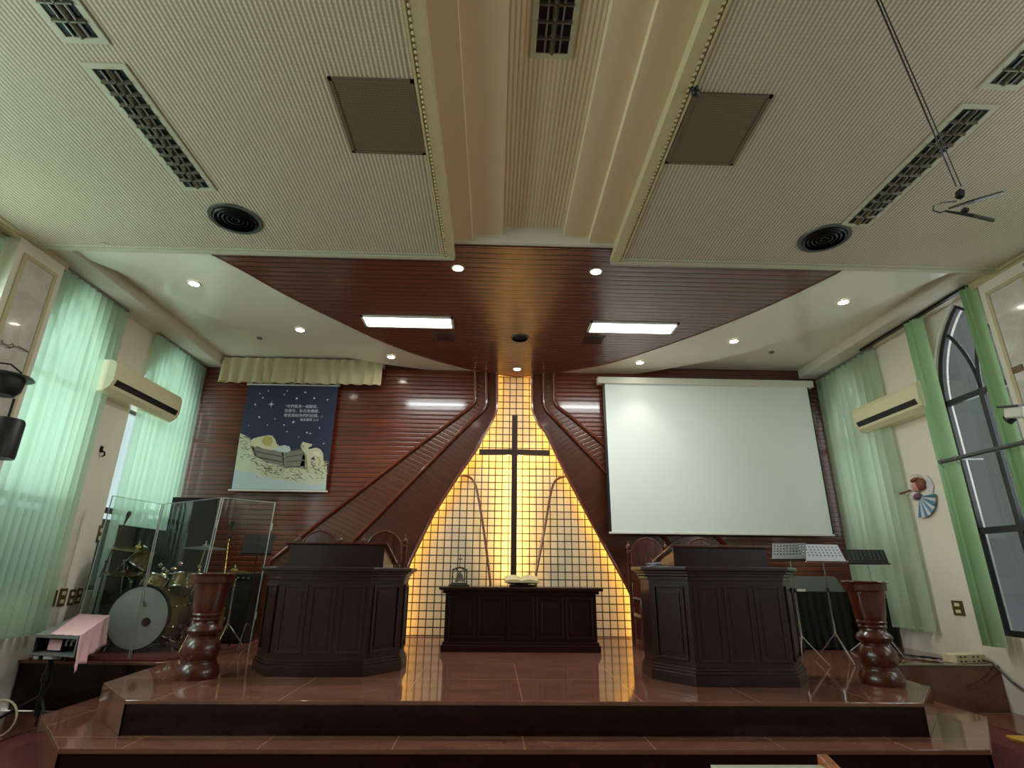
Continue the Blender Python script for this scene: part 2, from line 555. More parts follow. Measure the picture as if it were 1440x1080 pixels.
# chamfered corner faces in paler granite: their reflection put into the colour
for q in (((a[0].x - .0, 5.335), (-3.76, 6.07)), ((a[1].x, 5.335), (a[2].x, 6.06))):
    (x0, y0), (x1, y1) = q
    n = Vector((y1 - y0, -(x1 - x0))).normalized() * (.004 if x1 > 0 else -.004)
    MB().hexa([(x0, y0, -.262), (x1, y1, -.262), (x1, y1, -.02), (x0, y0, -.02)],
              [(x0 + n.x, y0 + n.y, -.262), (x1 + n.x, y1 + n.y, -.262), (x1 + n.x, y1 + n.y, -.02), (x0 + n.x, y0 + n.y, -.02)]).build('corner_sheen', 'granite', sg)
for q in (((b[0].x, b[0].y), (b[5].x, b[5].y)), ((b[1].x, b[0].y), (b[2].x, b[2].y))):
    (x0, y0), (x1, y1) = q
    n = Vector((y1 - y0, -(x1 - x0))).normalized() * (.004 if x1 > 0 else -.004)
    MB().hexa([(x0, y0, ZF), (x1, y1, ZF), (x1, y1, -.29), (x0, y0, -.29)],
              [(x0 + n.x, y0 + n.y, ZF), (x1 + n.x, y1 + n.y, ZF), (x1 + n.x, y1 + n.y, -.29), (x0 + n.x, y0 + n.y, -.29)]).build('corner_sheen', 'granite', sg)
# front face of the side platforms in reddish granite
MB().box(4.5, XR, 7.47, 7.485, ZF, -.02).build('platform_facing', 'granite', sg)
# carpet under the drums
o = MB().prism([(-5.6, 7.5), (-4.56, 7.4), (-3.95, 7.42), (-3.75, 7.9), (-3.5, 9.6), (-5.6, 9.6)], .001, .014).build('drum_rug', 'carpet')
tag(o, 'red carpet lying under the drum kit on the left platform', 'rug')

# ---- altar wall
struct(MB().box(-2.4, 3.3, YB, YB + .1, 0, 4.95), 'wall_back_mosaic', 'mosaic')
struct(MB().box(XL - .3, XR + .3, YB + .1, YB + .3, ZF, 5.2), 'wall_back', 'wall')


def contour(pts, Y):
    return [(PY(x, y, Y).x, PY(x, y, Y).z) for x, y in pts]


Y1, Y2, Y3 = 10.01, 9.965, 9.92          # fronts of inner, middle and outer boarding
inL = [(698.5, 528), (698.7, 560), (698, 577), (695, 585), (690, 595), (670, 632), (647, 665), (610, 722), (577, 789), (571, 806)]
inR = [(748.5, 528), (748.7, 560), (749.5, 577), (753, 587), (758, 597), (767.5, 608), (795, 665), (835, 740), (882, 825), (890, 842)]
miL = [(683.5, 528), (684, 560), (683, 570), (679, 577), (668, 587), (642, 612), (580, 675), (497, 760), (470, 789)]
miR = [(764.5, 528), (765, 562), (766.5, 571), (771, 579), (782, 590), (840, 650), (860, 672), (925, 745), (965, 790)]
ouL = [(668.5, 528), (668.5, 558), (667.5, 564), (664, 569), (655, 577), (583, 630), (500, 695), (420, 757), (380, 789)]
ouR = [(779, 528), (779.5, 560), (781, 566), (786, 573), (800, 583), (860, 633), (940, 700), (1050, 789)]


tno = 0


def relief(cont, Y, side, outer_x, matname, trimname, thick, zbot):
    c = contour(cont, Y)
    c = [(c[0][0], 4.95)] + c[:-1] + ([] if zbot is None else [])
    last = contour(cont, Y)[-1]
    c.append(last); c.append((last[0] + (0 if zbot is None else zbot), 0.0))
    poly = c + [(outer_x, 0.0), (outer_x, 4.95)]
    struct(MB().prism(poly, Y, Y + thick, 'xz'), 'wall_back_boarding', matname)
    # bullnose along the free edge
    global tno
    tno += 1
    struct(MB().tube([(x, Y + .004, z) for x, z in c], .028, 8), 'trim_%d' % (20 + tno), 'wood_trim', smooth=True)
    return c


cL = relief(inL, Y1, -1, -4.6, 'slats_in', 'wood_trim', .03, .02)
cR = relief(inR, Y1, 1, 5.2, 'slats_ri_in', 'wood_trim', .03, .02)
relief(miL, Y2, -1, -5.2, 'slats_mid', 'wood_trim', .04, -.15)
relief(miR, Y2, 1, 5.9, 'slats_ri_mid', 'wood_trim', .04, .15)
relief(ouL, Y3, -1, XL, 'slats_out', 'wood_trim', .04, -.4)
relief(ouR, Y3, 1, XR, 'slats_out', 'wood_trim', .04, .4)
# LED strips tucked behind the inner boarding
for c, sx in ((cL, -1), (cR, 1)):
    q = [(x + sx * .035, z) for x, z in c][1:]
    for i in range(len(q) - 1):
        pass
    mb = MB()
    mb.tube([(x, Y1 + .05, z) for x, z in q if z < 4.7], .009, 6)
    o = mb.build('edge_light_strip', 'led_edge')
    tag(o, ('warm light strip behind the %s edge of the tiled recess' % ('left' if sx < 0 else 'right')), 'light strip', 'light strips round the tiled recess')

# ---- the cross
yc = 9.97
ct, cbm = PY(723.7, 585, yc), PY(722.5, 800, yc)
zx = PY(723, 636.3, yc).z; xl, xr = PY(674, 636, yc).x, PY(773, 636, yc).x
xc = (ct.x + cbm.x) / 2
cr = thing('wall_cross', 'tall dark wooden cross mounted on the lit tiled wall', 'cross', (xc, yc, .86))
MB().box(xc - .052, xc + .052, yc - .04, yc + .04, .5, ct.z).build('upright', 'cross', cr, bevel=.004)
MB().prism([(xl, zx - .055), (xc, zx - .045), (xr, zx - .055), (xr, zx + .045), (xc, zx + .055), (xl, zx + .045)], yc - .045, yc + .035, 'xz').build('crossbar', 'cross', cr, bevel=.004)
mb = MB()
for sx in (-1, 1):
    mb.box(xc + sx * .034 - .006, xc + sx * .034 + .006, yc + .041, yc + .05, .9, zx - .08)
mb.box(xl + .06, xc - .08, yc + .036, yc + .045, zx - .045, zx - .035).box(xc + .08, xr - .06, yc + .036, yc + .045, zx - .045, zx - .035)
mb.build('light_strip', 'led', cr)
for z in (1.2, 2.2, 3.6):
    MB().box(xc - .015, xc + .015, yc + .04, YB, z - .02, z + .02).build('wall_bracket', 'dark_metal', cr)

# ---- curved wooden rods on either side of the cross
rodL = [(646, 669), (655, 669), (663, 673), (668.5, 682), (672, 697), (677, 725), (683, 765), (689.5, 818)]
rodR = [(799, 669.5), (790, 671), (781, 676), (776.5, 686), (773, 702), (767.5, 735), (760.5, 772), (754, 806)]
for pts, side in ((rodL, 'left'), (rodR, 'right')):
    P3 = [PY(x, y, 10.13) for x, y in pts]
    Q = [P3[0]]
    for i in range(len(P3) - 1):
        p0, p1, p2, p3 = P3[max(i - 1, 0)], P3[i], P3[i + 1], P3[min(i + 2, len(P3) - 1)]
        for t in (.25, .5, .75, 1.):
            Q.append(.5 * ((2 * p1) + (p2 - p0) * t + (2 * p0 - 5 * p1 + 4 * p2 - p3) * t * t + (3 * p1 - p0 - 3 * p2 + p3) * t ** 3))
    e = Q[-1].copy(); e.z = .0; e.x += .07 if side == 'left' else -.07
    th = thing('curved_rod', 'bent brown wooden rod on the tiled wall %s of the cross' % side, 'rod', (Q[-1].x, 10.13, 0), 'bent wooden rods beside the cross')
    MB().tube(Q + [e], .022, 8).build('rod_shaft', 'rod', th, smooth=True)
    for q in (Q[2], Q[14]):
        MB().tube([q, (q.x, YB, q.z)], .008, 6).build('wall_pin', 'dark_metal', th)


# ---- side walls with pointed windows
def arch(y0, y1, z0, zs, zt, n=9):
    """pointed arch outline in the y-z plane"""
    W_ = y1 - y0; yc_ = (y0 + y1) / 2; k_ = (zt - zs) / sin(pi / 3)
    pts = [(y0, z0), (y1, z0), (y1, zs)]
    for i in range(1, n):
        t = pi / 3 * i / n
        pts.append((y0 + W_ * cos(t), zs + k_ * sin(t)))
    pts.append((yc_, zt))
    for i in range(n - 1, 0, -1):
        t = pi / 3 * i / n
        pts.append((y1 - W_ * cos(t), zs + k_ * sin(t)))
    pts.append((y0, zs))
    return pts


winL = [(6.3, 7.45, .75, 3.40, 4.62), (8.30, 9.9, .75, 3.40, 4.62), (3.9, 5.35, .3, 3.35, 4.45), (.6, 2.4, .3, 3.35, 4.45), (-2.6, -.8, .3, 3.35, 4.45), (-6., -4.2, .3, 3.35, 4.45)]
winR = [(6.10, 7.38, .35, 3.40, 4.70), (8.55, 9.85, .45, 3.35, 4.55), (3.9, 5.35, .3, 3.35, 4.45), (.6, 2.4, .3, 3.35, 4.45), (-2.6, -.8, .3, 3.35, 4.45), (-6., -4.2, .3, 3.35, 4.45)]
struct(MB().prism([(YN, ZF - .1), (YB + .2, ZF - .1), (YB + .2, 5.3), (YN, 5.3)], XL - .22, XL, 'yz', [arch(*w) for w in winL]), 'wall_left', 'wall')
struct(MB().prism([(YN, ZF - .1), (YB + .2, ZF - .1), (YB + .2, 5.3), (YN, 5.3)], XR, XR + .22, 'yz', [arch(*w) for w in winR]), 'wall_right', 'wall')
struct(MB().box(XL - .3, XR + .3, YN - .2, YN, ZF - .1, 5.3), 'wall_entrance', 'wood_dark')  # unseen wall, given dark wood to cut the light sent back to the stage
wn_ = 0
for side, wl, X in ((-1, winL, XL - .14), (1, winR, XR + .10)):
    for w in wl:
        wn_ += 1
        if wn_ in (4, 5, 6, 10, 11, 12) and False: continue
        y0, y1, z0, zs, zt = w
        W = sthing('window_%d' % wn_)
        out = arch(*w); 
        cyy, czz = (y0 + y1) / 2, (z0 + zt) / 2
        inn = [(cyy + (p[0] - cyy) * (1 - .14 / (y1 - y0)), czz + (p[1] - czz) * (1 - .14 / (zt - z0))) for p in out]
        MB().prism(out, X - .03, X + .03, 'yz', [inn]).build('frame', 'frame_dark', W)
        mb = MB()
        mb.box(X - .028, X + .028, cyy - .035, cyy + .035, z0, zs + .05)
        for zz in (zs, 1.87 if side < 0 else 1.63):
            mb.box(X - .03, X + .03, y0, y1, zz - .04, zz + .04)
        hw = (y1 - y0) / 2
        for s_ in (-1, 1):                       # Y tracery in the head
            pts = []
            for i in range(9):
                t = radians(41) * i / 8
                pts.append((X, cyy + s_ * 2 * hw * (1 - cos(t)), zs + (zt - zs) / sin(pi / 3) * sin(t)))
            mb.tube(pts, .026, 6)
        mb.build('glazing_bars', 'frame_dark', W)
        MB().prism(out, X - .004, X + .004, 'yz').build('glass_pane', 'glass' if side < 0 else 'glass_right', W)
# dark side strip where the lower panes look out on a parapet
o = MB().box(XL - 1.3, XL - 1.1, YN, 12, -1.5, 1.86).build('parapet', 'outside_dark'); o['kind'] = 'structure'
o = MB().box(XR + 3.2, XR + 3.4, YN, 16, -1.5, 7.2).build('sky_blocking_wall', 'outside_grey'); o['kind'] = 'structure'  # added wall outside; blocks the sky so the right windows stay dim

# ---- pilasters with marble panels (nearer the camera than the first blinds)
for side, X0, X1, ya, yb, fr in ((-1, XL, -5.46, 5.52, 6.18, -5.46), (1, 6.2, XR, 5.38, 6.08, 6.2)):
    nm = 'wall_pilaster_left' if side < 0 else 'wall_pilaster_right'
    P_s = sthing(nm)
    MB().box(X0, X1, ya, yb, ZF, 4.62).build('shaft', 'wall', P_s)
    xf = fr; d = .02 * (1 if side < 0 else -1)
    a0, a1, z0, z1 = ya + .13, yb - .13, .4, 4.42
    mb = MB()
    mb.box(min(xf, xf + d), max(xf, xf + d), a0 - .05, a0, z0, z1).box(min(xf, xf + d), max(xf, xf + d), a1, a1 + .05, z0, z1)
    mb.box(min(xf, xf + d), max(xf, xf + d), a0 - .05, a1 + .05, z1, z1 + .05).box(min(xf, xf + d), max(xf, xf + d), a0 - .05, a1 + .05, z0 - .05, z0)
    mb.build('panel_moulding', 'trim', P_s, bevel=.006)
    MB().box(min(xf, xf + d * .4), max(xf, xf + d * .4), a0, a1, z0, z1).build('marble_panel', 'marble', P_s)

# ---- ceilings
xtl, xtr = PZ(633, 350, ZA).x, PZ(868, 357, ZA).x        # inner edges of the acoustic panels
cl = sthing('ceiling')
MB().box(XL, xtl, YN, 5.78, ZA, ZA + .1).build('acoustic_panel', 'acoustic', cl)
MB().box(xtr, XR, YN, 5.78, ZA, ZA + .1).build('acoustic_panel', 'acoustic', cl)
x1l, x1r = PZ(665, 344, 4.75).x, PZ(828, 342, 4.75).x
x2l, x2r = PZ(707, 331, 4.83).x, PZ(793, 320, 4.93).x
YE = PZ(727, 341, ZS).y
for x0, x1, z in ((xtl - .02, x1l, 4.75), (x1r, xtr + .02, 4.75)):
    MB().box(x0, x1, YN, YE, z, 5.1).build('coffer_step', 'beige', cl)
for x0, x1, z in ((x1l, x2l, 4.83), (x2r, x1r, 4.83)):
    MB().box(x0, x1, YN, YE, z, 5.1).build('coffer_step', 'beige', cl)
MB().box(x2l, x2r, YN, YE, 4.95, 5.1).build('coffer_centre', 'coffer_rib', cl)
MB().box(xtl - .06, xtr + .06, YE, YE + .05, 4.725, 5.1).build('coffer_end', 'green_white', cl)
MB().box(XL - .3, XR + .3, YN, YB + .3, 5.12, 5.25).build('roof_slab', 'wall', cl)
# acoustic front edge mouldings
tr_ = 0
for x0, x1 in ((XL + .25, xtl + .03), (xtr - .03, XR - .25)):
    tr_ += 1
    struct(MB().box(x0, x1, 5.745, 5.80, ZA - .02, ZA + .09).box(x0, x1, 5.69, 5.715, ZA - .012, ZA).box(x0, x1, 5.80, 5.835, ZA - .005, ZA + .09), 'trim_%d' % tr_, 'trim_grey', bevel=.004)
for x in (XL + .22, XR - .22):
    tr_ += 1
    s_ = 1 if x < 0 else -1
    struct(MB().box(x - .035, x + .035, YN, 5.80, ZA - .02, ZA + .02).box(x - .035 - s_ * .05, x + .035 - s_ * .05, YN, 6.25, ZA - .05, ZA + .06), 'trim_%d' % tr_, 'trim', bevel=.005)
for x, s_ in ((xtl, -1), (xtr, 1)):
    tr_ += 1
    mb = MB().box(x - .045, x + .045, YN, 5.79, ZA - .015, ZA + .12)
    y = -1.0
    while y < 5.7:
        mb.ball((x + s_ * .055, y, ZA - .010), .015, .018, .012, 8, 6); y += .05
    mb.box(min(x + s_ * .08, x + s_ * .10), max(x + s_ * .08, x + s_ * .10), YN, 5.75, ZA - .015, ZA)
    struct(mb, 'trim_%d' % tr_, 'trim')

# stage soffit: white sickle-shaped borders round a boarded fan
A = [(275, 345), (340, 378), (400, 412), (470, 447), (540, 480), (600, 502), (650, 516), (700, 525), (727, 529), (760, 526), (800, 520), (860, 509), (950, 480), (1030, 450), (1100, 420), (1195, 374)]
Bc = [(103, 358), (175, 386), (300, 447), (400, 478), (440, 490), (520, 509), (600, 520), (660, 527), (727, 530.5), (780, 531), (840, 530), (900, 525), (960, 515), (1040, 498), (1140, 465), (1240, 425), (1345, 380)]
pa = [tuple(PZ(x, y, ZS)[:2]) for x, y in A]; pb = [tuple(PZ(x, y, ZS)[:2]) for x, y in Bc]


def smooth2(p, n=4):
    q = [p[0]]
    for i in range(len(p) - 1):
        p0, p1, p2, p3 = [Vector(v) for v in (p[max(i - 1, 0)], p[i], p[i + 1], p[min(i + 2, len(p) - 1)])]
        for k in range(1, n + 1):
            t = k / n
            v = .5 * ((2 * p1) + (p2 - p0) * t + (2 * p0 - 5 * p1 + 4 * p2 - p3) * t * t + (3 * p1 - p0 - 3 * p2 + p3) * t ** 3)
            q.append((v.x, v.y))
    return q


def kinked(p, k):
    return smooth2(p[:k + 1]) + smooth2(p[k:])[1:]


pa = kinked(pa, 8); pb = smooth2(pb)
pa[0] = (pa[0][0], 5.5); pa[-1] = (pa[-1][0], 5.5)
pbx = [(XL + .1, 5.62), (XL + .1, pb[0][1] - .1)] + pb + [(XR - .1, 6.3), (XR - .1, 5.62)]
pax = [(p[0], max(p[1], 5.62)) for p in pa]
struct(MB().prism(pbx, ZS + .002, ZS + .10), 'ceiling_stage_border', 'slab')
wf = struct(MB().prism([(x, y) for x, y in pax], ZS - .012, ZS + .01), 'ceiling_stage_boarding', 'slats_ceil')
struct(MB().tube([(x, y, ZS - .006) for x, y in pax], .017, 6), 'trim_7', 'wood_trim', smooth=True)
MB().box(XL, XR, 5.8, YB + .1, ZU, ZU + .1).build('upper_ceiling', 'slab', cl)
for nm, x0, x1 in (('ceiling_bulkhead_left', XL, -5.2), ('ceiling_bulkhead_right', 5.93, XR)):
    struct(MB().box(x0, x1, 5.9, YB + .05, 4.70, ZU + .05), nm, 'green_white', bevel=.01)

# ------------------------------------------------------------------ lamps
def lamp(name, typ, loc, energy, color, **k):
    d = bpy.data.lights.new(name, typ); d.energy = energy; d.color = color
    for a_, v in k.items():
        if a_ != 'rot': setattr(d, a_, v)
    o = bpy.data.objects.new(name, d); COL.objects.link(o); o.location = loc
    if 'rot' in k: o.rotation_euler = k['rot']
    return o


dl = [(644, 377, 'beside the left coffer edge'), (838, 382, 'beside the right coffer edge'), (273, 399, 'at the left end of the curved white border'), (422, 464, 'in the middle of the left curved border'),
      (550, 502, 'above the left wall boards, nearest the centre of the left border'), (727, 519, 'at the tip of the fan above the cross'), (900, 510, 'above the left end of the projection screen'), (1032, 480, 'above the right half of the projection screen'), (1186, 425, 'at the right end of the curved white border')]
proto = None
for x, y, lb in dl:
    p = PZ(x, y, ZS - .012)
    if proto is None:
        proto = thing('ceiling_downlight', 'x', 'downlight', p, 'round recessed downlights over the stage')
        MB().lathe((p.x, p.y, p.z), [(.062, -.004), (.078, -.008), (.084, 0), (.084, .01), (.062, .01)], 24, ring=True).build('ring', 'white_plastic', proto, smooth=True)
        MB().lathe((p.x, p.y, p.z), [(.061, -.006), (.061, .01)], 20).build('lens', 'down_lens', proto)
        o = proto
    else:
        o = copy_tree(proto, p)
    o['label'] = 'lit round downlight ' + lb
    lamp('downlight_beam', 'SPOT', (p.x, p.y, p.z - .03), 26, (1, .93, .82), spot_size=radians(86), spot_blend=.7, shadow_soft_size=.05)

# fluorescent troffers
for x0, x1, y0, y1, lb in ((-2.10, -.70, 7.55, 7.95, 'left'), (1.42, 2.80, 7.58, 7.98, 'right')):
    t = thing('fluorescent_light', 'long lit fluorescent panel on the %s of the boarded stage ceiling' % lb, 'ceiling light', ((x0 + x1) / 2, (y0 + y1) / 2, ZS - .02), 'lit fluorescent panels')
    z = ZS - .012
    MB().box(x0, x1, y0, y0 + .035, z - .02, z).box(x0, x1, y1 - .035, y1, z - .02, z).box(x0, x0 + .035, y0, y1, z - .02, z).box(x1 - .035, x1, y0, y1, z - .02, z).build('frame', 'white_plastic', t)
    MB().box(x0 + .035, x1 - .035, y0 + .035, y1 - .035, z - .008, z).build('diffuser', 'tube', t)
    lamp('fluorescent_glow', 'AREA', ((x0 + x1) / 2, (y0 + y1) / 2, z - .03), 60, (.95, 1, .97), shape='RECTANGLE', size=x1 - x0 - .1, size_y=y1 - y0 - .1)
# small square grilles and round diffuser in the boarded ceiling
for q, lb in (((-1.04, 8.13, -.71, 8.45), 'beside the left fluorescent panel'), ((1.40, 8.13, 1.76, 8.45), 'beside the right fluorescent panel')):
    t = thing('ceiling_grille', 'small brown square grille ' + lb, 'grille', ((q[0] + q[2]) / 2, q[1] + .16, ZS - .012))
    MB().box(q[0], q[2], q[1], q[3], ZS - .02, ZS - .012).build('face', 'grey_stand', t)
    mb = MB()
    for k in range(9):
        yy = q[1] + .03 + k * .033
        mb.box(q[0] + .02, q[2] - .02, yy, yy + .01, ZS - .026, ZS - .02)
    mb.build('louvre', 'wood_chair', t)


def diffuser(p, r_, lb, matn='dark_metal'):
    t = thing('air_diffuser', lb, 'air diffuser', p, 'round ceiling air diffusers')
    MB().lathe(p, [(r_ * .86, -.012), (r_, -.014), (r_ * 1.02, 0), (r_ * .86, 0)], 36, ring=True).build('rim', 'grey_stand', t, smooth=True)
    for k, q in enumerate((.82, .66, .5, .34, .18)):
        MB().lathe(p, [(r_ * (q - .07), -.03 + k * .004), (r_ * q, -.016), (r_ * q, -.012), (r_ * (q - .07), -.026 + k * .004)], 32, ring=True).build('cone_ring', matn, t, smooth=True)
    MB().lathe(p, [(0, -.002), (r_ * .86, -.002)], 28).build('throat', 'black', t)


diffuser(PZ(331, 308, ZA), .27, 'round dark air diffuser in the left ribbed ceiling')
diffuser(PZ(1159, 335, ZA), .27, 'round dark air diffuser in the right ribbed ceiling')
diffuser(PZ(731, 475, ZS - .012), .155, 'round air diffuser on the boarded ceiling in line with the cross')

# big square speaker grilles
for q, lb in ((((458, 108), (598, 215)), 'left'), (((1030, 130), (1030, 230)), 'right')):
    if lb == 'left':
        x0, x1 = PZ(461, 110, ZA).x, PZ(590, 160, ZA).x; y0, y1 = PZ(520, 109, ZA).y, PZ(545, 215, ZA).y
    else:
        x0, x1 = PZ(955, 180, ZA).x, PZ(1060, 180, ZA).x; y0, y1 = PZ(1035, 131, ZA).y, PZ(980, 230, ZA).y
    t = thing('speaker_grille', 'brown perforated speaker grille in the ribbed ceiling %s of the coffer' % lb, 'speaker grille', ((x0 + x1) / 2, (y0 + y1) / 2, ZA), 'square speaker grilles')
    z = ZA - .014
    MB().box(x0, x1, y0, y0 + .03, z, ZA).box(x0, x1, y1 - .03, y1, z, ZA).box(x0, x0 + .03, y0, y1, z, ZA).box(x1 - .03, x1, y0, y1, z, ZA).build('frame', 'grille', t)
    MB().box(x0 + .03, x1 - .03, y0 + .03, y1 - .03, z + .006, ZA).build('perforated_sheet', 'grille', t)


def troffer(x0, x1, y0, y1, z, rows, lb, rim=.05):
    t = thing('louvre_light', lb, 'ceiling light', ((x0 + x1) / 2, (y0 + y1) / 2, z), 'unlit louvre light fittings')
    d = .03
    MB().box(x0 - rim, x1 + rim, y0 - rim, y0, z - .012, z).box(x0 - rim, x1 + rim, y1, y1 + rim, z - .012, z).box(x0 - rim, x0, y0, y1, z - .012, z).box(x1, x1 + rim, y0, y1, z - .012, z).build('frame', 'trim_grey', t, bevel=.003)
    MB().box(x0, x1, y0, y1, z - .003, z).build('reflector', 'dark_metal', t)
    xm = (x0 + x1) / 2
    mb = MB()
    mb.hexa([(xm - .006, y0, z - d), (xm + .006, y0, z - d), (xm + .006, y1, z - d), (xm - .006, y1, z - d)],
            [(xm - .025, y0, z - .003), (xm + .025, y0, z - .003), (xm + .025, y1, z - .003), (xm - .025, y1, z - .003)])
    for k in range(1, rows):
        y = y0 + (y1 - y0) * k / rows
        mb.hexa([(x0, y - .006, z - d), (x1, y - .006, z - d), (x1, y + .006, z - d), (x0, y + .006, z - d)],
                [(x0, y - .016, z - .003), (x1, y - .016, z - .003), (x1, y + .016, z - .003), (x0, y + .016, z - .003)])
    mb.build('louvre_blades', 'trough', t)
    mb = MB()
    for q in (.27, .73):
        xx = x0 + (x1 - x0) * q
        mb.tube([(xx, y0 + .01, z - .012), (xx, y1 - .01, z - .012)], .008, 8)
    mb.build('tube', 'steel', t)


MT['trough'] = plain('louvre_aluminium', (128, 122, 108), .25, .7, var=.15)
ya, yb = PZ(150, 62, ZA).y, PZ(295, 258, ZA).y
xa, xb = PZ(208, 160, ZA).x, PZ(232, 160, ZA).x
xm_ = PZ(210, 158, ZA).x
troffer(-3.13, -2.90, 3.24, ya + 1.56, ZA, 12, 'unlit louvred light fitting in the left ribbed ceiling, nearest the stage')
troffer(-3.13, -2.90, 1.40, 2.98, ZA, 12, 'unlit louvred light fitting at the top left, cut by the frame edge')
troffer(3.74, 3.96, 3.34, 4.88, ZA, 12, 'unlit louvred light fitting in the right ribbed ceiling, nearest the stage')
troffer(3.74, 3.96, 1.5, 3.10, ZA, 12, 'unlit louvred light fitting at the top right, cut by the frame edge')
q0, q1 = PZ(754, 40, 4.95), PZ(803, 40, 4.95)
yend = PZ(778, 74, 4.95).y
troffer(q0.x + .01, q1.x, yend - 1.6, yend, 4.95, 12, 'unlit louvred light fitting in the middle of the central coffer', .045)

# small ceiling fixtures
for (x, y), z, lb in (((365, 475), ZU, 'small grey sensor on the ceiling above the left blinds'), ((1085, 495), ZU, 'small grey sensor on the ceiling above the projection screen')):
    p = PZ(x, y, z)
    o = MB().lathe(p, [(0, -.03), (.03, -.028), (.045, -.012), (.05, 0)], 16).build('ceiling_sensor', 'grey_plastic', origin=p, smooth=True)
    tag(o, lb, 'sensor')
p = PZ(977, 124, ZA)
t = thing('ceiling_camera', 'tiny black dome camera beside the right speaker grille', 'camera', p)
MB().lathe(p, [(.022, -.03), (.03, -.02), (.03, 0)], 14).build('mount', 'black', t)
MB().ball((p.x, p.y, p.z - .045), .032).build('dome', 'black', t, smooth=True)
p = PZ(148, 341, ZA - .02)
o = MB().tube([(p.x - .05, p.y, p.z), (p.x, p.y - .02, p.z - .02), (p.x + .05, p.y, p.z - .02), (p.x + .04, p.y + .02, p.z - .005)], .006, 6).build('ceiling_hook', 'chrome', origin=p, smooth=True)
tag(o, 'small metal hook at the edge of the left ribbed ceiling', 'hook')


# ------------------------------------------------------------------ vertical blinds
def blind(x, y0, y1, zt, zb, n, mat_, label, ang=35, group='green vertical blinds', rail=True, w=None, jitter=8, bottoms=None):
    t = thing('vertical_blind', label, 'blind', (x, (y0 + y1) / 2, zb), group)
    if rail:
        MB().box(x - .03, x + .03, y0, y1, zt, zt + .045).build('head_rail', 'steel', t, bevel=.004)
    w = w or (y1 - y0) / n * .97
    s_ = 1 if x < 0 else -1
    for k in range(n):
        yc_ = y0 + (y1 - y0) * (k + .5) / n
        a_ = radians(ang + random.uniform(-jitter, jitter)) * (1 if x < 0 else -1)
        d = Vector((sin(a_), cos(a_), 0)); nn = Vector((cos(a_), -sin(a_), 0))
        zb_ = zb if bottoms is None else bottoms(k / max(1, n - 1))
        mb = MB()
        cols = []
        ph = random.uniform(0, 6)
        for j in range(7):
            q = (j / 6 - .5) * w
            bow = .020 * cos(pi * (j / 6 - .5)) + .004 * sin(ph + j)
            cols.append([mb.bm.verts.new(Vector((x, yc_, zz)) + d * q + nn * (bow + .006 * sin(zz * 1.3 + ph))) for zz in [zb_ + (zt - zb_) * i / 8 for i in range(9)]])
        for a1, b1 in zip(cols, cols[1:]):
            for i in range(8):
                mb._f([a1[i], b1[i], b1[i + 1], a1[i + 1]])
        mb.build('vane', mat_, t, smooth=True)
    MB().tube([(x + s_ * .01, y0 + .03, zb + .04), (x + s_ * .012, (y0 + y1) / 2, zb + .03), (x + s_ * .01, y1 - .03, zb + .04)], .003, 4).build('bottom_chain', 'white_plastic', t)
    return t


blind(-5.56, 6.26, 7.56, 4.66, .28, 11, 'sheer', 'sheer pale green vertical blind nearest the left pilaster', 42, jitter=10)
blind(-5.56, 8.33, 9.90, 4.66, .30, 13, 'sheer', 'sheer pale green vertical blind in the left corner behind the drums', 42, jitter=12)
blind(-5.56, 4.05, 5.42, 4.5, .3, 8, 'sheer', 'green vertical blind on the left wall cut by the frame edge', 30)
blind(6.28, 8.28, 9.92, 4.66, .30, 10, 'sheer_dim', 'pale green vertical blind in the right corner beside the projection screen', 36, jitter=16)
blind(6.18, 7.08, 7.32, 4.66, .24, 4, 'drape', 'drawn-back green blind bunched on the far side of the arched right window', 62, rail=False, w=.13)
blind(6.18, 6.14, 6.28, 4.66, .24, 3, 'drape', 'drawn-back green blind bunched between the arched right window and the pilaster', 66, rail=False, w=.12)
blind(6.18, 4.3, 5.42, 4.5, .3, 8, 'drape', 'green vertical blind on the right wall cut by the frame edge', 30)
o = MB().box(6.15, 6.21, 6.2, 8.4, 4.66, 4.69).build('blind_rail', 'dark_metal', origin=(6.18, 7.3, 4.66)); tag(o, 'thin dark blind rail running above the arched right window', 'rail')


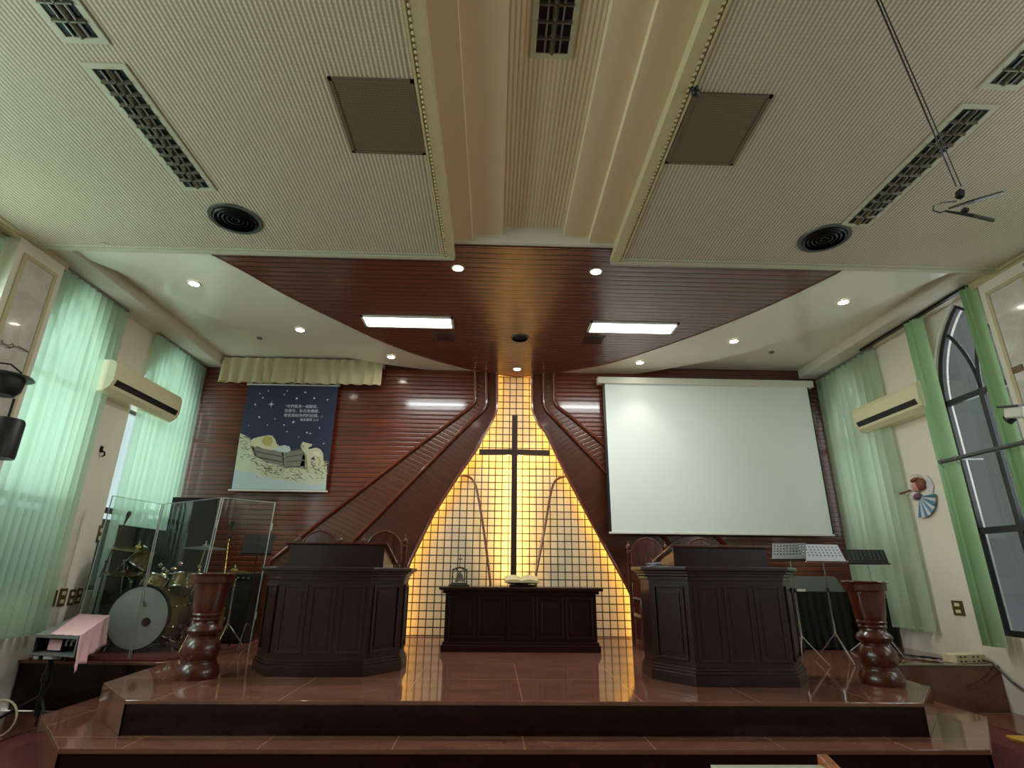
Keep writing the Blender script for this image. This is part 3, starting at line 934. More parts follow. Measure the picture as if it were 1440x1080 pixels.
# ------------------------------------------------------------------ wall air conditioners
def aircon(X, s, y0, y1, z0, z1, label, mat_):
    t = thing('air_conditioner', label, 'air conditioner', (X, (y0 + y1) / 2, z0), 'wall air conditioners')
    h = z1 - z0; D = .32
    prof = [(0, z0), (.2, z0), (.28, z0 + h * .14), (D, z0 + h * .34), (D, z0 + h * .8), (D - .03, z0 + h * .95), (D - .08, z1), (0, z1)]
    prof = [(X + s * a_, b_) for a_, b_ in prof]
    mb = MB(); lo = [(a_, y0, b_) for a_, b_ in prof]; hi = [(a_, y1, b_) for a_, b_ in prof]
    mb.hexa(lo, hi); mb.build('casing', mat_, t, bevel=.008)
    mb = MB()
    q = [(X + s * (.285), z0 + h * .17), (X + s * (D + .004), z0 + h * .345), (X + s * (D + .004), z0 + h * .40), (X + s * (.28), z0 + h * .2)]
    mb.hexa([(a_, y0 + .06, b_) for a_, b_ in q], [(a_, y1 - .06, b_) for a_, b_ in q]); mb.build('air_outlet', 'black', t)
    mb = MB()
    q = [(X + s * (.2), z0 + h * -.01), (X + s * (.285), z0 + h * .13), (X + s * .28, z0 + h * .16), (X + s * (.195), z0 + h * .02)]
    mb.hexa([(a_, y0 + .05, b_) for a_, b_ in q], [(a_, y1 - .05, b_) for a_, b_ in q]); mb.build('flap', mat_, t)
    for k in range(2):
        yy = y0 - .004 if k == 0 else y1 + .004
        MB().hexa([(a_, yy - .004, b_) for a_, b_ in prof], [(a_, yy + .004, b_) for a_, b_ in prof]).build('end_cap', mat_, t)
    return t


aircon(XL, 1, 7.36, 9.05, 3.38, 3.84, 'cream wall air conditioner between the two left blinds', 'cream_plastic')
aircon(XR, -1, 7.32, 8.80, 3.32, 3.76, 'cream wall air conditioner above the angel ornament on the right wall', 'cream_plastic')


# ------------------------------------------------------------------ valance
p0, p1 = PY(308, 533, 9.72), PY(535, 545, 9.72)
zt_, zb_ = PY(315, 501, 9.72).z - .02, (p0.z + p1.z) / 2
mb = MB(); n = 150; rows = []
for j in range(4):
    zz = zb_ + (zt_ - zb_) * j / 3
    rows.append([mb.bm.verts.new((p0.x + (p1.x - p0.x) * i / n + .03 * (1 - j / 3) * sin(i * .21), 9.72 - .035 * sin(i * .62 + .9 * sin(i * .17)) * (.5 + .5 * (1 - j / 3)) - .02 * (1 - j / 3), zz + (.012 * sin(i * .3) if j == 0 else 0))) for i in range(n + 1)])
for a1, b1 in zip(rows, rows[1:]):
    for i in range(n): mb._f([a1[i], a1[i + 1], b1[i + 1], b1[i]])
t = thing('valance', 'gathered beige fabric valance hanging above the blue banner', 'valance', (p0.x, 9.72, zb_))
mb.build('gathered_fabric', 'valance', t, smooth=True)
MB().box(p0.x, p1.x, 9.74, 9.8, zt_ - .03, zt_).box(p0.x, p0.x + .02, 9.74, Y3, zt_ - .1, zt_).box(p1.x - .02, p1.x, 9.74, Y3, zt_ - .1, zt_).build('mounting_board', 'wall', t)
MB().tube([(p0.x + (p1.x - p0.x) * i / n, 9.70 - .035 * sin(i * .62 + .9 * sin(i * .17)), zb_ - .004) for i in range(0, n + 1, 2)], .008, 5).build('hem_cord', 'trim', t)

# ------------------------------------------------------------------ banner
yb_ = 9.80
TL, TR, BL, BR = PY(352.8, 541, yb_), PY(477.8, 543.5, yb_), PY(320.5, 688, yb_), PY(456, 690.5, yb_)
xL_ = (TL.x + BL.x) / 2; xR_ = (TR.x + BR.x) / 2; zT_ = (TL.z + TR.z) / 2; zB_ = (BL.z + BR.z) / 2
# photographed corner co-ordinates inside the banner -> world
def UV(px, py):
    """px,py are positions in the close-up of the banner (0..1296, 0..1080)"""
    x = 300 + px / 5.4; y = 500 + py / 5.4
    P_ = PY(x, y, yb_)
    # remove the slight taper of the hanging sheet
    v = (P_.z - zB_) / (zT_ - zB_)
    lx = BL.x + (TL.x - BL.x) * v; rx = BR.x + (TR.x - BR.x) * v
    return (P_.x - lx) / (rx - lx), v


def BW(uu, vv, d=0.):
    return Vector((xL_ + (xR_ - xL_) * uu, yb_ - d, zB_ + (zT_ - zB_) * vv))


def BP(px, py, d=0.):
    uu, vv = UV(px, py)
    return BW(min(1, max(0, uu)), min(1, max(0, vv)), d)


bn = thing('nativity_banner', 'dark blue hanging banner with stars, lambs at a manger and Chinese verse', 'banner', (xL_, yb_, zB_))
MB().box(xL_, xR_, yb_, yb_ + .006, zB_, zT_).build('cloth', plain('banner_navy', (42, 48, 78), .6, var=.12, nscale=2), bn)
MB().tube([(xL_ - .03, yb_, zT_ + .012), (xR_ + .03, yb_, zT_ + .012)], .016, 8).build('top_bar', 'white_plastic', bn)
MB().tube([(xL_ - .03, yb_, zB_ - .012), (xR_ + .03, yb_, zB_ - .012)], .018, 8).build('bottom_bar', 'white_plastic', bn)
MB().tube([(xL_ + .2, yb_, zT_ + .02), ((xL_ + xR_) / 2, yb_ + .03, zT_ + .14), (xR_ - .2, yb_, zT_ + .02)], .004, 5).build('hanging_cord', 'white_plastic', bn)


def flat(pts, d, name, mat_):
    mb = MB(); P = [BP(x, y, d) for x, y in pts]
    loops = [[Vector((q.x, q.z, 0)) for q in P]]
    va = [mb.bm.verts.new(q) for q in P]
    for t_ in tessellate_polygon(loops): mb._f([va[i] for i in t_])
    return mb.build(name, mat_, bn)


hay = plain('banner_hay_ground', (206, 212, 184), .7, var=.06, nscale=6)
flat([(205, 590), (225, 598), (250, 612), (275, 625), (290, 660), (330, 700), (420, 740), (560, 760), (700, 780), (800, 800), (858, 815), (845, 1022), (122, 1012)], .001, 'straw_ground', hay)
snow = plain('banner_snow', (190, 206, 208), .7, var=.04, nscale=4)
flat([(150, 870), (260, 885), (420, 930), (600, 960), (740, 985), (845, 975), (840, 1022), (122, 1012)], .0018, 'snow_ground', snow)
tan = plain('banner_straw_dark', (112, 92, 66), .7, var=.2, nscale=30)
mb = MB(); rs = random.Random(3)
for k in range(230):
    x = rs.uniform(190, 850); c = 790 + 60 * sin((x - 200) / 210)
    y = rs.gauss(c + 10, 45)
    if x < 300: y = rs.uniform(610, 800)
    y = max(615, min(930, y)); L = rs.uniform(18, 60); a_ = rs.uniform(-.5, 1.1)
    p = BP(x, y, .0024 + k * 1e-6); q = BP(x + L * cos(a_), y + L * sin(a_), .0024 + k * 1e-6); w_ = rs.uniform(.004, .0085)
    d = (q - p)
    if d.length < 1e-4: continue
    n_ = Vector((-d.z, 0, d.x)).normalized() * w_
    mb.quad(p - n_, q - n_ * .2, q + n_ * .2, p + n_)
mb.build('straw_strokes', tan, bn)['kind'] = 'stuff'
ltan = plain('banner_straw_pale', (232, 224, 180), .7, var=.08, nscale=30)
mb = MB()
for k in range(160):
    x = rs.uniform(200, 850); y = rs.gauss(860, 40) if x > 300 else rs.uniform(620, 860)
    y = max(615, min(950, y)); L = rs.uniform(20, 60); a_ = rs.uniform(-.4, 1.2)
    p = BP(x, y, .003 + k * 1e-6); q = BP(x + L * cos(a_), y + L * sin(a_), .003 + k * 1e-6)
    d = (q - p)
    if d.length < 1e-4: continue
    n_ = Vector((-d.z, 0, d.x)).normalized() * rs.uniform(.003, .006)
    mb.quad(p - n_, q - n_ * .2, q + n_ * .2, p + n_)
mb.build('pale_straw_strokes', ltan, bn)['kind'] = 'stuff'
wool = plain('banner_lamb', (222, 216, 180), .7, var=.1, nscale=40)
pale = plain('banner_swaddling', (196, 208, 204), .7, var=.05, nscale=12)
flat([(283, 650), (300, 632), (340, 620), (380, 612), (420, 604), (450, 610), (470, 640), (480, 670), (500, 690), (520, 700), (470, 720), (400, 715), (330, 690), (290, 680)], .0036, 'sleeping_lamb', wool)
flat([(365, 640), (390, 615), (420, 606), (448, 622), (450, 655), (430, 690), (395, 685), (370, 665)], .0040, 'child_hair', plain('banner_hair', (196, 188, 112), .7, var=.15, nscale=30))
flat([(455, 715), (490, 690), (540, 680), (575, 690), (585, 720), (580, 740), (500, 738)], .0042, 'swaddling', pale)
flat([(660, 690), (678, 655), (700, 662), (725, 668), (752, 672), (742, 690), (718, 700), (722, 712), (780, 700), (812, 712), (830, 745), (832, 790), (838, 812), (820, 842), (805, 848), (808, 800), (790, 772), (760, 768), (735, 785), (738, 840), (712, 862), (700, 858), (702, 800), (690, 740), (672, 715)], .0060, 'standing_lamb', wool)
flat([(760, 770), (785, 772), (800, 800), (790, 848), (768, 850), (775, 810)], .0064, 'lamb_leg', wool)
plank = plain('banner_manger_wood', (142, 138, 124), .7, var=.15, nscale=20)
pdark = plain('banner_manger_shadow', (92, 88, 78), .7, var=.15, nscale=20)
flat([(285, 690), (330, 705), (520, 745), (560, 735), (600, 715), (710, 700), (690, 850), (560, 850), (440, 820), (310, 765)], .0046, 'manger_gap', pdark)
for q in ([(290, 690), (525, 735), (528, 765), (300, 722)], [(305, 732), (528, 775), (530, 805), (315, 762)], [(340, 780), (528, 815), (530, 842), (400, 812)],
          [(548, 735), (705, 710), (700, 742), (548, 768)], [(548, 775), (696, 752), (690, 790), (550, 805)], [(550, 812), (688, 798), (682, 840), (552, 842)],
          [(515, 735), (545, 735), (552, 850), (525, 850)], [(278, 685), (300, 690), (325, 770), (305, 765)], [(690, 700), (715, 705), (680, 858), (650, 850)]):
    flat(q, .0052, 'manger_plank', plank)
flat([(690, 752), (704, 748), (712, 858), (700, 858)], .0066, 'lamb_leg', plain('banner_lamb_shade', (170, 160, 124), .7, var=.1, nscale=40))
flat([(745, 735), (800, 728), (815, 760), (775, 764)], .0068, 'fleece_patch', plain('banner_lamb_light', (234, 230, 204), .7, var=.08, nscale=40))
flat([(662, 690), (676, 676), (690, 690), (678, 704)], .0068, 'lamb_muzzle', plain('banner_muzzle', (188, 172, 136), .7, var=.1, nscale=40))
flat([(752, 672), (744, 688), (722, 684)], .0070, 'lamb_ear', plain('banner_ear', (206, 190, 150), .7))
starm = plain('banner_star_white', (214, 218, 232), .6, var=.02)
mb = MB()
for x, y, r_ in ((432, 268, 9), (574, 268, 9), (552, 297, 9), (710, 280, 12), (776, 324, 12), (876, 336, 11), (644, 326, 13), (367, 290, 9), (388, 320, 10), (328, 373, 11), (354, 468, 12), (473, 481, 8), (415, 528, 7), (271, 532, 6), (540, 528, 10), (560, 577, 8), (648, 620, 6), (712, 585, 11), (737, 592, 9), (808, 549, 9), (837, 669, 8), (450, 370, 15), (612, 505, 12)):
    c = BP(x, y, .002); k_ = r_ / 5.4 * .0128 * .62
    mb.poly([c + Vector((cos(i * pi / 5) * k_, 0, sin(i * pi / 5) * k_)) for i in range(10)])
    if r_ in (15, 12) and x in (450, 612):
        L = .085 if x == 450 else .045
        for a_ in range(4):
            dx, dz = cos(a_ * pi / 4), sin(a_ * pi / 4); l_ = L * (1 if a_ % 2 == 0 else .45)
            mb.quad(c + Vector((-dx * l_, -.0004, -dz * l_)), c + Vector((dz * .006, -.0004, -dx * .006)), c + Vector((dx * l_, -.0004, dz * l_)), c + Vector((-dz * .006, -.0004, dx * .006)))
mb.build('stars', starm, bn)
textm = plain('banner_text_white', (214, 216, 226), .6, var=.0)
for txt, (x, y), size in (('「你們看見一個嬰孩，', (538, 394), 27), ('包著布，臥在馬槽裡，', (546, 428), 27), ('那就是給你們的記號。」', (540, 463), 27), ('路加福音 2:12', (663, 495), 22)):
    cu = bpy.data.curves.new('verse_text', 'FONT'); cu.body = txt; cu.size = .0128 / 5.4 * size * 1.06 * 5.4 / 5.4
    cu.extrude = .0004
    tmp = bpy.data.objects.new('verse_tmp', cu); COL.objects.link(tmp)
    bpy.context.view_layer.update()
    me = bpy.data.meshes.new_from_object(tmp.evaluated_get(bpy.context.evaluated_depsgraph_get()))
    bpy.data.objects.remove(tmp)
    me.transform(Matrix.Rotation(pi / 2, 4, 'X'))
    me.transform(Matrix.Translation(BP(x, y, .004) - Vector(bn['_o'])))
    me.materials.clear(); me.materials.append(textm)
    o = bpy.data.objects.new('verse_text', me); COL.objects.link(o); o.parent = bn
MT['_star'] = starm

# ------------------------------------------------------------------ projection screen
ys = 9.72
q = [PY(849, 541, ys), PY(1130, 544, ys), PY(1176, 751, ys), PY(862, 748, ys)]
sx0, sx1 = (q[0].x + q[3].x) / 2, (q[1].x + q[2].x) / 2
sz1, sz0 = (q[0].z + q[1].z) / 2, (q[2].z + q[3].z) / 2
t = thing('projection_screen', 'large white pull-down projection screen on the right of the altar wall', 'screen', (sx0, ys, sz0))
cz = PY(990, 531, ys).z
MB().box(PY(840, 535, ys).x, PY(1142, 540, ys).x, ys - .05, ys + .1, sz1, sz1 + .13).build('casing', 'white_plastic', t, bevel=.012)
MB().box(sx0, sx1, ys, ys + .004, sz0, sz1).build('screen_fabric', 'screen', t)
MB().box(sx0 - .045, sx1 + .03, ys + .005, ys + .01, sz0, sz1).build('shadow_border', 'black', t)  # dark sheet stands for the thin shadow beside the screen
MB().box(sx0 - .05, sx1 + .03, ys - .012, ys + .014, sz0 - .035, sz0).build('bottom_bar', 'white_plastic', t, bevel=.006)
MB().box(sx0 + .3, sx0 + .34, ys + .05, Y3, sz1 + .04, sz1 + .1).box(sx1 - .34, sx1 - .3, ys + .05, Y3, sz1 + .04, sz1 + .1).build('wall_bracket', 'steel', t)


# ------------------------------------------------------------------ lecterns
def lectern(x0, x1, yf, h, label, deskpx, loose=None):
    cx = (x0 + x1) / 2
    t = thing('lectern', label, 'lectern', (cx, yf + .4, 0), 'heavy wooden lecterns')
    c = .32; d = .44
    P = [(x0, yf), (x1, yf), (x1 + c, yf + d), (x1 + c, yf + .86), (x0 - c, yf + .86), (x0 - c, yf + d)]
    P = offset(P, -.035)
    MB().prism(P, .1, h - .1).build('body', 'wood_dark', t, bevel=.004)
    MB().prism(offset(P, .035), 0, .10).prism(offset(P, .022), .10, .13).prism(offset(P, .010), .13, .155).build('plinth', 'wood_dark_x', t, bevel=.006)
    MB().prism(offset(P, .012), h - .14, h - .10).prism(offset(P, .028), h - .10, h - .07).prism(offset(P, .05), h - .07, h - .045).build('cornice', 'wood_dark_x', t, bevel=.006)
    MB().prism(offset(P, .085), h - .045, h).build('top', 'wood_dark_x', t, bevel=.012)
    # framed panels on the three visible faces
    def panel(p0, p1, a0, a1, z0, z1):
        p0, p1 = Vector(p0), Vector(p1); e = (p1 - p0); n_ = Vector((e.y, -e.x)).normalized()
        A_, B_ = p0 + e * a0, p0 + e * a1
        ed = (B_ - A_).normalized()
        def bar(u0, u1, za, zb, dd, mb, k_=(.4 if abs((p1 - p0).y) < .01 else 1.)):
            dd *= k_
            a_, b_ = A_ + ed * u0, A_ + ed * u1
            mb.hexa([(a_.x, a_.y, za), (b_.x, b_.y, za), (b_.x, b_.y, zb), (a_.x, a_.y, zb)],
                    [(a_.x + n_.x * dd, a_.y + n_.y * dd, za), (b_.x + n_.x * dd, b_.y + n_.y * dd, za), (b_.x + n_.x * dd, b_.y + n_.y * dd, zb), (a_.x + n_.x * dd, a_.y + n_.y * dd, zb)])
        L = (B_ - A_).length; mb = MB(); w = .028
        bar(0, w, z0, z1, .02, mb); bar(L - w, L, z0, z1, .02, mb); bar(w, L - w, z0, z0 + w, .02, mb); bar(w, L - w, z1 - w, z1, .02, mb)
        fr_ = mb.build('panel_frame', 'wood_dark_x', t, bevel=.007)
        if L > .16:
            mb = MB(); bar(w + .03, L - w - .03, z0 + w + .035, z1 - w - .035, .012, mb)
            mb.build('raised_panel', 'wood_dark', fr_, bevel=.01)
    for i, (a0, a1) in ((0, (.04, .32)), (0, (.36, .64)), (0, (.68, .96)), (1, (.12, .88)), (5, (.12, .88)), (2, (.15, .85))):
        panel(P[i], P[(i + 1) % 6], a0, a1, .21, h - .19)
    # reading desk: tall towards the hall, falling towards the speaker
    dx0, dx1, dz = deskpx
    y0 = yf + .12; y1 = yf + .78
    zf = h + dz; zr = h + .05
    dk = thing('x', 'x', 'x', (0, 0, 0)); bpy.data.objects.remove(dk)
    MB().hexa([(dx0, y0, h), (dx1, y0, h), (dx1, y0 + .02, h), (dx0, y0 + .02, h)], [(dx0, y0, zf), (dx1, y0, zf), (dx1, y0 + .02, zf), (dx0, y0 + .02, zf)]).build('desk_front', 'wood_dark_x', t)
    for x in (dx0, dx1 - .02):
        MB().hexa([(x, y0 + .02, h), (x + .02, y0 + .02, h), (x + .02, y1, h), (x, y1, h)], [(x, y0 + .02, zf), (x + .02, y0 + .02, zf), (x + .02, y1, zr), (x, y1, zr)]).build('desk_side', 'wood_ped', t)
    e = .04
    MB().hexa([(dx0 - e, y0 - e, zf - .004), (dx1 + e, y0 - e, zf - .004), (dx1 + e, y1 + e, zr - .004), (dx0 - e, y1 + e, zr - .004)],
              [(dx0 - e, y0 - e, zf + .026), (dx1 + e, y0 - e, zf + .026), (dx1 + e, y1 + e, zr + .026), (dx0 - e, y1 + e, zr + .026)]).build('reading_board', 'wood_chair', t, bevel=.008)
    MB().box(dx0 - e, dx1 + e, y1 + e, y1 + e + .02, zr - .01, zr + .05).build('book_stop', 'wood_chair', t)
    return t


yl = 6.43
hl = PY(450, 797, yl - .09).z
a_, b_ = PY(411, 790, yl + .12), PY(533, 790, yl + .12)
ztop = PY(470, 761, yl + .1).z
lectern(-2.36, -1.34, yl, hl, 'dark wooden lectern left of the communion table with angled corners', (a_.x - .05, b_.x + .05, ztop - hl - .03))
yr = 5.99
hr = PY(1040, 797, yr - .09).z
a_, b_ = PY(948, 790, yr + .12), PY(1080, 790, yr + .12)
ztop2 = PY(1010, 766, yr + .1).z
lectern(2.02, 3.06, yr, hr, 'dark wooden lectern right of the communion table below the projection screen', (a_.x, b_.x, ztop2 - hr - .03))
# papers on the right lectern
p = PZ(917, 794, hr + .001)
p = Vector((1.83, yr + .42, hr))
t = thing('paper_stack', 'crumpled white papers lying on the left end of the right lectern', 'papers', p)
for k in range(4):
    R_ = Matrix.Rotation(random.uniform(-.5, .5), 3, 'Z') @ Matrix.Rotation(random.uniform(-.12, .12), 3, 'Y')
    MB().obox((p.x + random.uniform(-.02, .02), p.y + random.uniform(-.03, .03), p.z + .014 + k * .009), .2 - k * .03, .15, .003, R_).build('sheet', plain('paper_blue_white', (214, 220, 240), .6, var=.02), t)

# ------------------------------------------------------------------ turned pedestals
prof = [(0, 0), (.195, 0), (.205, .03), (.205, .07), (.19, .11), (.175, .135), (.168, .145), (.168, .16), (.158, .165), (.158, .18), (.166, .19), (.178, .23), (.182, .28), (.174, .33), (.15, .375), (.132, .395),
        (.132, .41), (.14, .42), (.165, .445), (.172, .47), (.16, .495), (.132, .52), (.12, .54), (.12, .56), (.132, .565), (.137, .58), (.128, .595), (.137, .61), (.143, .625), (.135, .64),
        (.138, .65), (.15, .70), (.16, .80), (.172, .90), (.182, .945), (.2, .95), (.207, .97), (.203, 1.01), (.21, 1.03)]
for (cx_, cy_), ztp, lb in (((PZ(287, 949).x, 6.36), PY(318, 806, 6.2).z, 'left'), ((PZ(1224, 957).x, 6.18), PY(1192, 817, 6.02).z, 'right')):
    s_ = ztp / 1.055
    t = thing('turned_pedestal', 'glossy turned wooden pedestal at the stage corner, %s of the %s lectern' % (lb, lb), 'pedestal', (cx_, cy_, 0), 'turned wooden pedestals')
    MB().lathe((cx_, cy_, 0), [(r_, z * s_) for r_, z in prof], 40).build('turned_column', 'wood_ped', t, smooth=True)
    MB().lathe((cx_, cy_, 1.03 * s_), [(0, 0), (.212, 0), (.226, .006), (.23, .014), (.226, .022), (.21, .026), (0, .026)], 40).build('top_disc', 'wood_chair', t, smooth=True)

# ------------------------------------------------------------------ communion table
tz = PY(730, 826, 8.3).z
tx0, tx1 = -.70, 1.50
t = thing('communion_table', 'long dark wooden communion table below the cross with five front panels', 'table', (.4, 8.7, 0))
MB().box(tx0 + .02, tx1 - .02, 8.39, 9.05, .12, tz - .07).build('body', 'wood_dark_x', t, bevel=.004)
MB().box(tx0 - .02, tx1 + .02, 8.345, 9.09, 0, .09).box(tx0, tx1, 8.365, 9.07, .09, .13).build('plinth', 'wood_dark_x', t, bevel=.008)
MB().box(tx0 - .02, tx1 + .02, 8.35, 9.09, tz - .09, tz - .045).build('cornice', 'wood_dark_x', t, bevel=.008)
MB().box(tx0 - .07, tx1 + .07, 8.28, 9.14, tz - .045, tz).build('table_top', 'wood_dark_x', t, bevel=.012)
for k in range(5):
    a0 = tx0 + .05 + k * (tx1 - tx0 - .1) / 5 + .012; a1 = a0 + (tx1 - tx0 - .1) / 5 - .024
    mb = MB(); w = .03; z0, z1 = .17, tz - .13; y0, y1 = 8.365, 8.392
    mb.box(a0, a0 + w, y0, y1, z0, z1).box(a1 - w, a1, y0, y1, z0, z1).box(a0 + w, a1 - w, y0, y1, z0, z0 + w).box(a0 + w, a1 - w, y0, y1, z1 - w, z1)
    f_ = mb.build('panel_frame', 'wood_dark', t, bevel=.008)
    MB().box(a0 + .07, a1 - .07, 8.378, 8.395, z0 + .07, z1 - .07).build('raised_panel', 'wood_dark', f_, bevel=.008)
# glass plate edge seen on the table top
MB().box(tx0 - .06, tx1 + .06, 8.29, 9.13, tz, tz + .006).build('glass_plate', 'acrylic', t)
tz += .006

# open bible on a stand
bx0, bx1 = PY(710.5, 810, 8.5).x, PY(756, 810, 8.5).x; bc = (bx0 + bx1) / 2
t = thing('book_stand', 'small dark wooden book stand in the middle of the communion table', 'book stand', (bc, 8.55, tz))
MB().box(bx0 + .06, bx1 - .04, 8.40, 8.72, tz, tz + .03).build('foot', 'wood_dark_x', t, bevel=.004)
MB().hexa([(bx0 + .04, 8.38, tz + .04), (bx1 - .03, 8.38, tz + .04), (bx1 - .03, 8.76, tz + .10), (bx0 + .04, 8.76, tz + .10)],
          [(bx0 + .04, 8.38, tz + .055), (bx1 - .03, 8.38, tz + .055), (bx1 - .03, 8.76, tz + .115), (bx0 + .04, 8.76, tz + .115)]).build('ledge', 'wood_dark_x', t)
MB().box(bc - .1, bc + .1, 8.5, 8.6, tz + .03, tz + .06).build('post', 'wood_dark_x', t)
t = thing('open_bible', 'open book with yellowed pages on the stand before the cross', 'book', (bc, 8.55, tz + .06))
for s_ in (-1, 1):
    mb = MB(); n = 10
    W_ = (bx1 - bx0) / 2
    for k in range(n):
        u0, u1 = k / n, (k + 1) / n
        def hgt(q): return .03 * (sin(min(1, q * 1.15) * pi * .80 + .16)) ** .7 + .014
        xa_, xb_ = bc + s_ * W_ * u0, bc + s_ * W_ * u1
        lo0, lo1 = .056, .056
        mb.hexa([(xa_, 8.37, tz + lo0), (xb_, 8.37, tz + lo0), (xb_, 8.75, tz + lo0 + .06), (xa_, 8.75, tz + lo0 + .06)],
                [(xa_, 8.37, tz + lo0 + hgt(u0)), (xb_, 8.37, tz + lo0 + hgt(u1)), (xb_, 8.75, tz + lo0 + .06 + hgt(u1)), (xa_, 8.75, tz + lo0 + .06 + hgt(u0))])
    mb.build('page_block', 'paper', t)
MB().hexa([(bx0 - .01, 8.36, tz + .05), (bx1 + .01, 8.36, tz + .05), (bx1 + .01, 8.76, tz + .112), (bx0 - .01, 8.76, tz + .112)],
          [(bx0 - .01, 8.36, tz + .056), (bx1 + .01, 8.36, tz + .056), (bx1 + .01, 8.76, tz + .118), (bx0 - .01, 8.76, tz + .118)]).build('cover', 'wood_dark_x', t)
# ornamental bell
kx = PY(646, 818, 8.6).x
t = thing('table_bell', 'small pewter bell in a stand topped by a cross, on the left of the table', 'bell', (kx, 8.6, tz))
MB().box(kx - .15, kx + .15, 8.5, 8.7, tz, tz + .022).box(kx - .12, kx + .12, 8.52, 8.68, tz + .022, tz + .045).build('base', 'glass_dark', t, bevel=.005)
mb = MB()
for s_ in (-1, 1):
    mb.lathe((kx + s_ * .105, 8.6, tz + .045), [(.016, 0), (.01, .03), (.014, .07), (.01, .12), (.014, .15), (.008, .17), (.012, .185), (0, .2)], 10)
mb.build('post', 'glass_dark', t, smooth=True)
mb = MB()
mb.tube([(kx + .1 * cos(a), 8.6, tz + .20 + .055 * sin(a)) for a in [pi * i / 10 for i in range(11)]], .013, 8)
mb.tube([(kx + .05 * cos(a), 8.6, tz + .22 + .03 * sin(a)) for a in [2 * pi * i / 12 for i in range(13)]], .008, 6)
mb.build('arch', 'glass_dark', t, smooth=True)
MB().lathe((kx, 8.6, tz + .055), [(.075, 0), (.07, .01), (.052, .04), (.045, .09), (.035, .115), (.012, .125), (.01, .15), (0, .15)], 20).build('bell_cup', 'glass_dark', t, smooth=True)
MB().box(kx - .006, kx + .006, 8.594, 8.606, tz + .25, tz + .45).box(kx - .035, kx + .035, 8.594, 8.606, tz + .37, tz + .385).build('finial_cross', 'glass_dark', t)


# ------------------------------------------------------------------ high-backed chairs
def chair(cx, cy, label):
    t = thing('pulpit_chair', label, 'chair', (cx, cy, 0), 'arched high-backed wooden chairs')
    w = .30
    MB().box(cx - .30, cx + .30, cy - .28, cy + .25, .43, .48).build('seat', 'wood_chair', t, bevel=.01)
    for sx in (-1, 1):
        MB().lathe((cx + sx * .27, cy - .24, 0), [(.025, 0), (.03, .05), (.022, .1), (.032, .25), (.022, .38), (.03, .43), (.03, .62), (.02, .68)], 12).build('leg', 'wood_chair', t, smooth=True)
        p = MB().lathe((cx + sx * w, cy + .26, 0), [(.026, 0), (.026, 1.36), (.034, 1.37), (.034, 1.39), (.02, 1.40)], 12).build('leg', 'wood_chair', t, smooth=True)
        MB().lathe((cx + sx * w, cy + .26, 1.40), [(.012, 0), (.014, .02), (.03, .04), (.034, .065), (.024, .09), (.01, .1), (.015, .115), (.008, .14), (0, .15)], 12).build('finial', 'wood_ped', p, smooth=True)
        MB().box(cx + sx * .27 - .03, cx + sx * .27 + .03, cy - .3, cy + .26, .68, .71).build('armrest', 'wood_chair', t, bevel=.01)
    ar = [(cx - .26, 1.18)] + [(cx - .26 * cos(pi * k / 14), 1.30 + .29 * sin(pi * k / 14)) for k in range(15)] + [(cx + .26, 1.18)]
    MB().prism(ar, cy + .25, cy + .275, 'xz').build('arched_panel', 'wood_chair', t, bevel=.004)
    MB().tube([(x, cy + .262, z) for x, z in ar[1:-1]], .018, 8).build('arch_rim', 'wood_ped', t, smooth=True)
    MB().box(cx - .28, cx + .28, cy + .245, cy + .28, 1.14, 1.2).box(cx - .28, cx + .28, cy + .245, cy + .28, .93, .97).box(cx - .28, cx + .28, cy + .245, cy + .28, .55, .6).build('back_rail', 'wood_chair', t, bevel=.004)
    mb = MB()
    for k in range(9):
        x = cx - .24 + k * .06
        mb.lathe((x, cy + .262, .97), [(.008, 0), (.014, .04), (.008, .08), (.014, .12), (.008, .17)], 8)
    mb.build('spindles', 'wood_ped', t, smooth=True)
    MB().box(cx - .27, cx + .27, cy + .25, cy + .27, .6, .93).build('back_panel', 'wood_chair', t)
    return t


c0 = PY(451, 752, 8.25); c1 = PY(541.5, 754, 8.25); c2 = PY(909.5, 766, 9.1)
pc = chair(c0.x, 7.98, 'arched wooden chair behind the left lectern, the one further from the cross')
copy_tree(pc, (c1.x, 7.98, 0), 'arched wooden chair behind the left lectern, the one nearer the cross')
copy_tree(pc, (c2.x, 8.85, 0), 'arched wooden chair behind the right lectern beside the tiled recess')
copy_tree(pc, (c2.x + .88, 8.85, 0), 'arched wooden chair mostly hidden behind the right lectern desk')


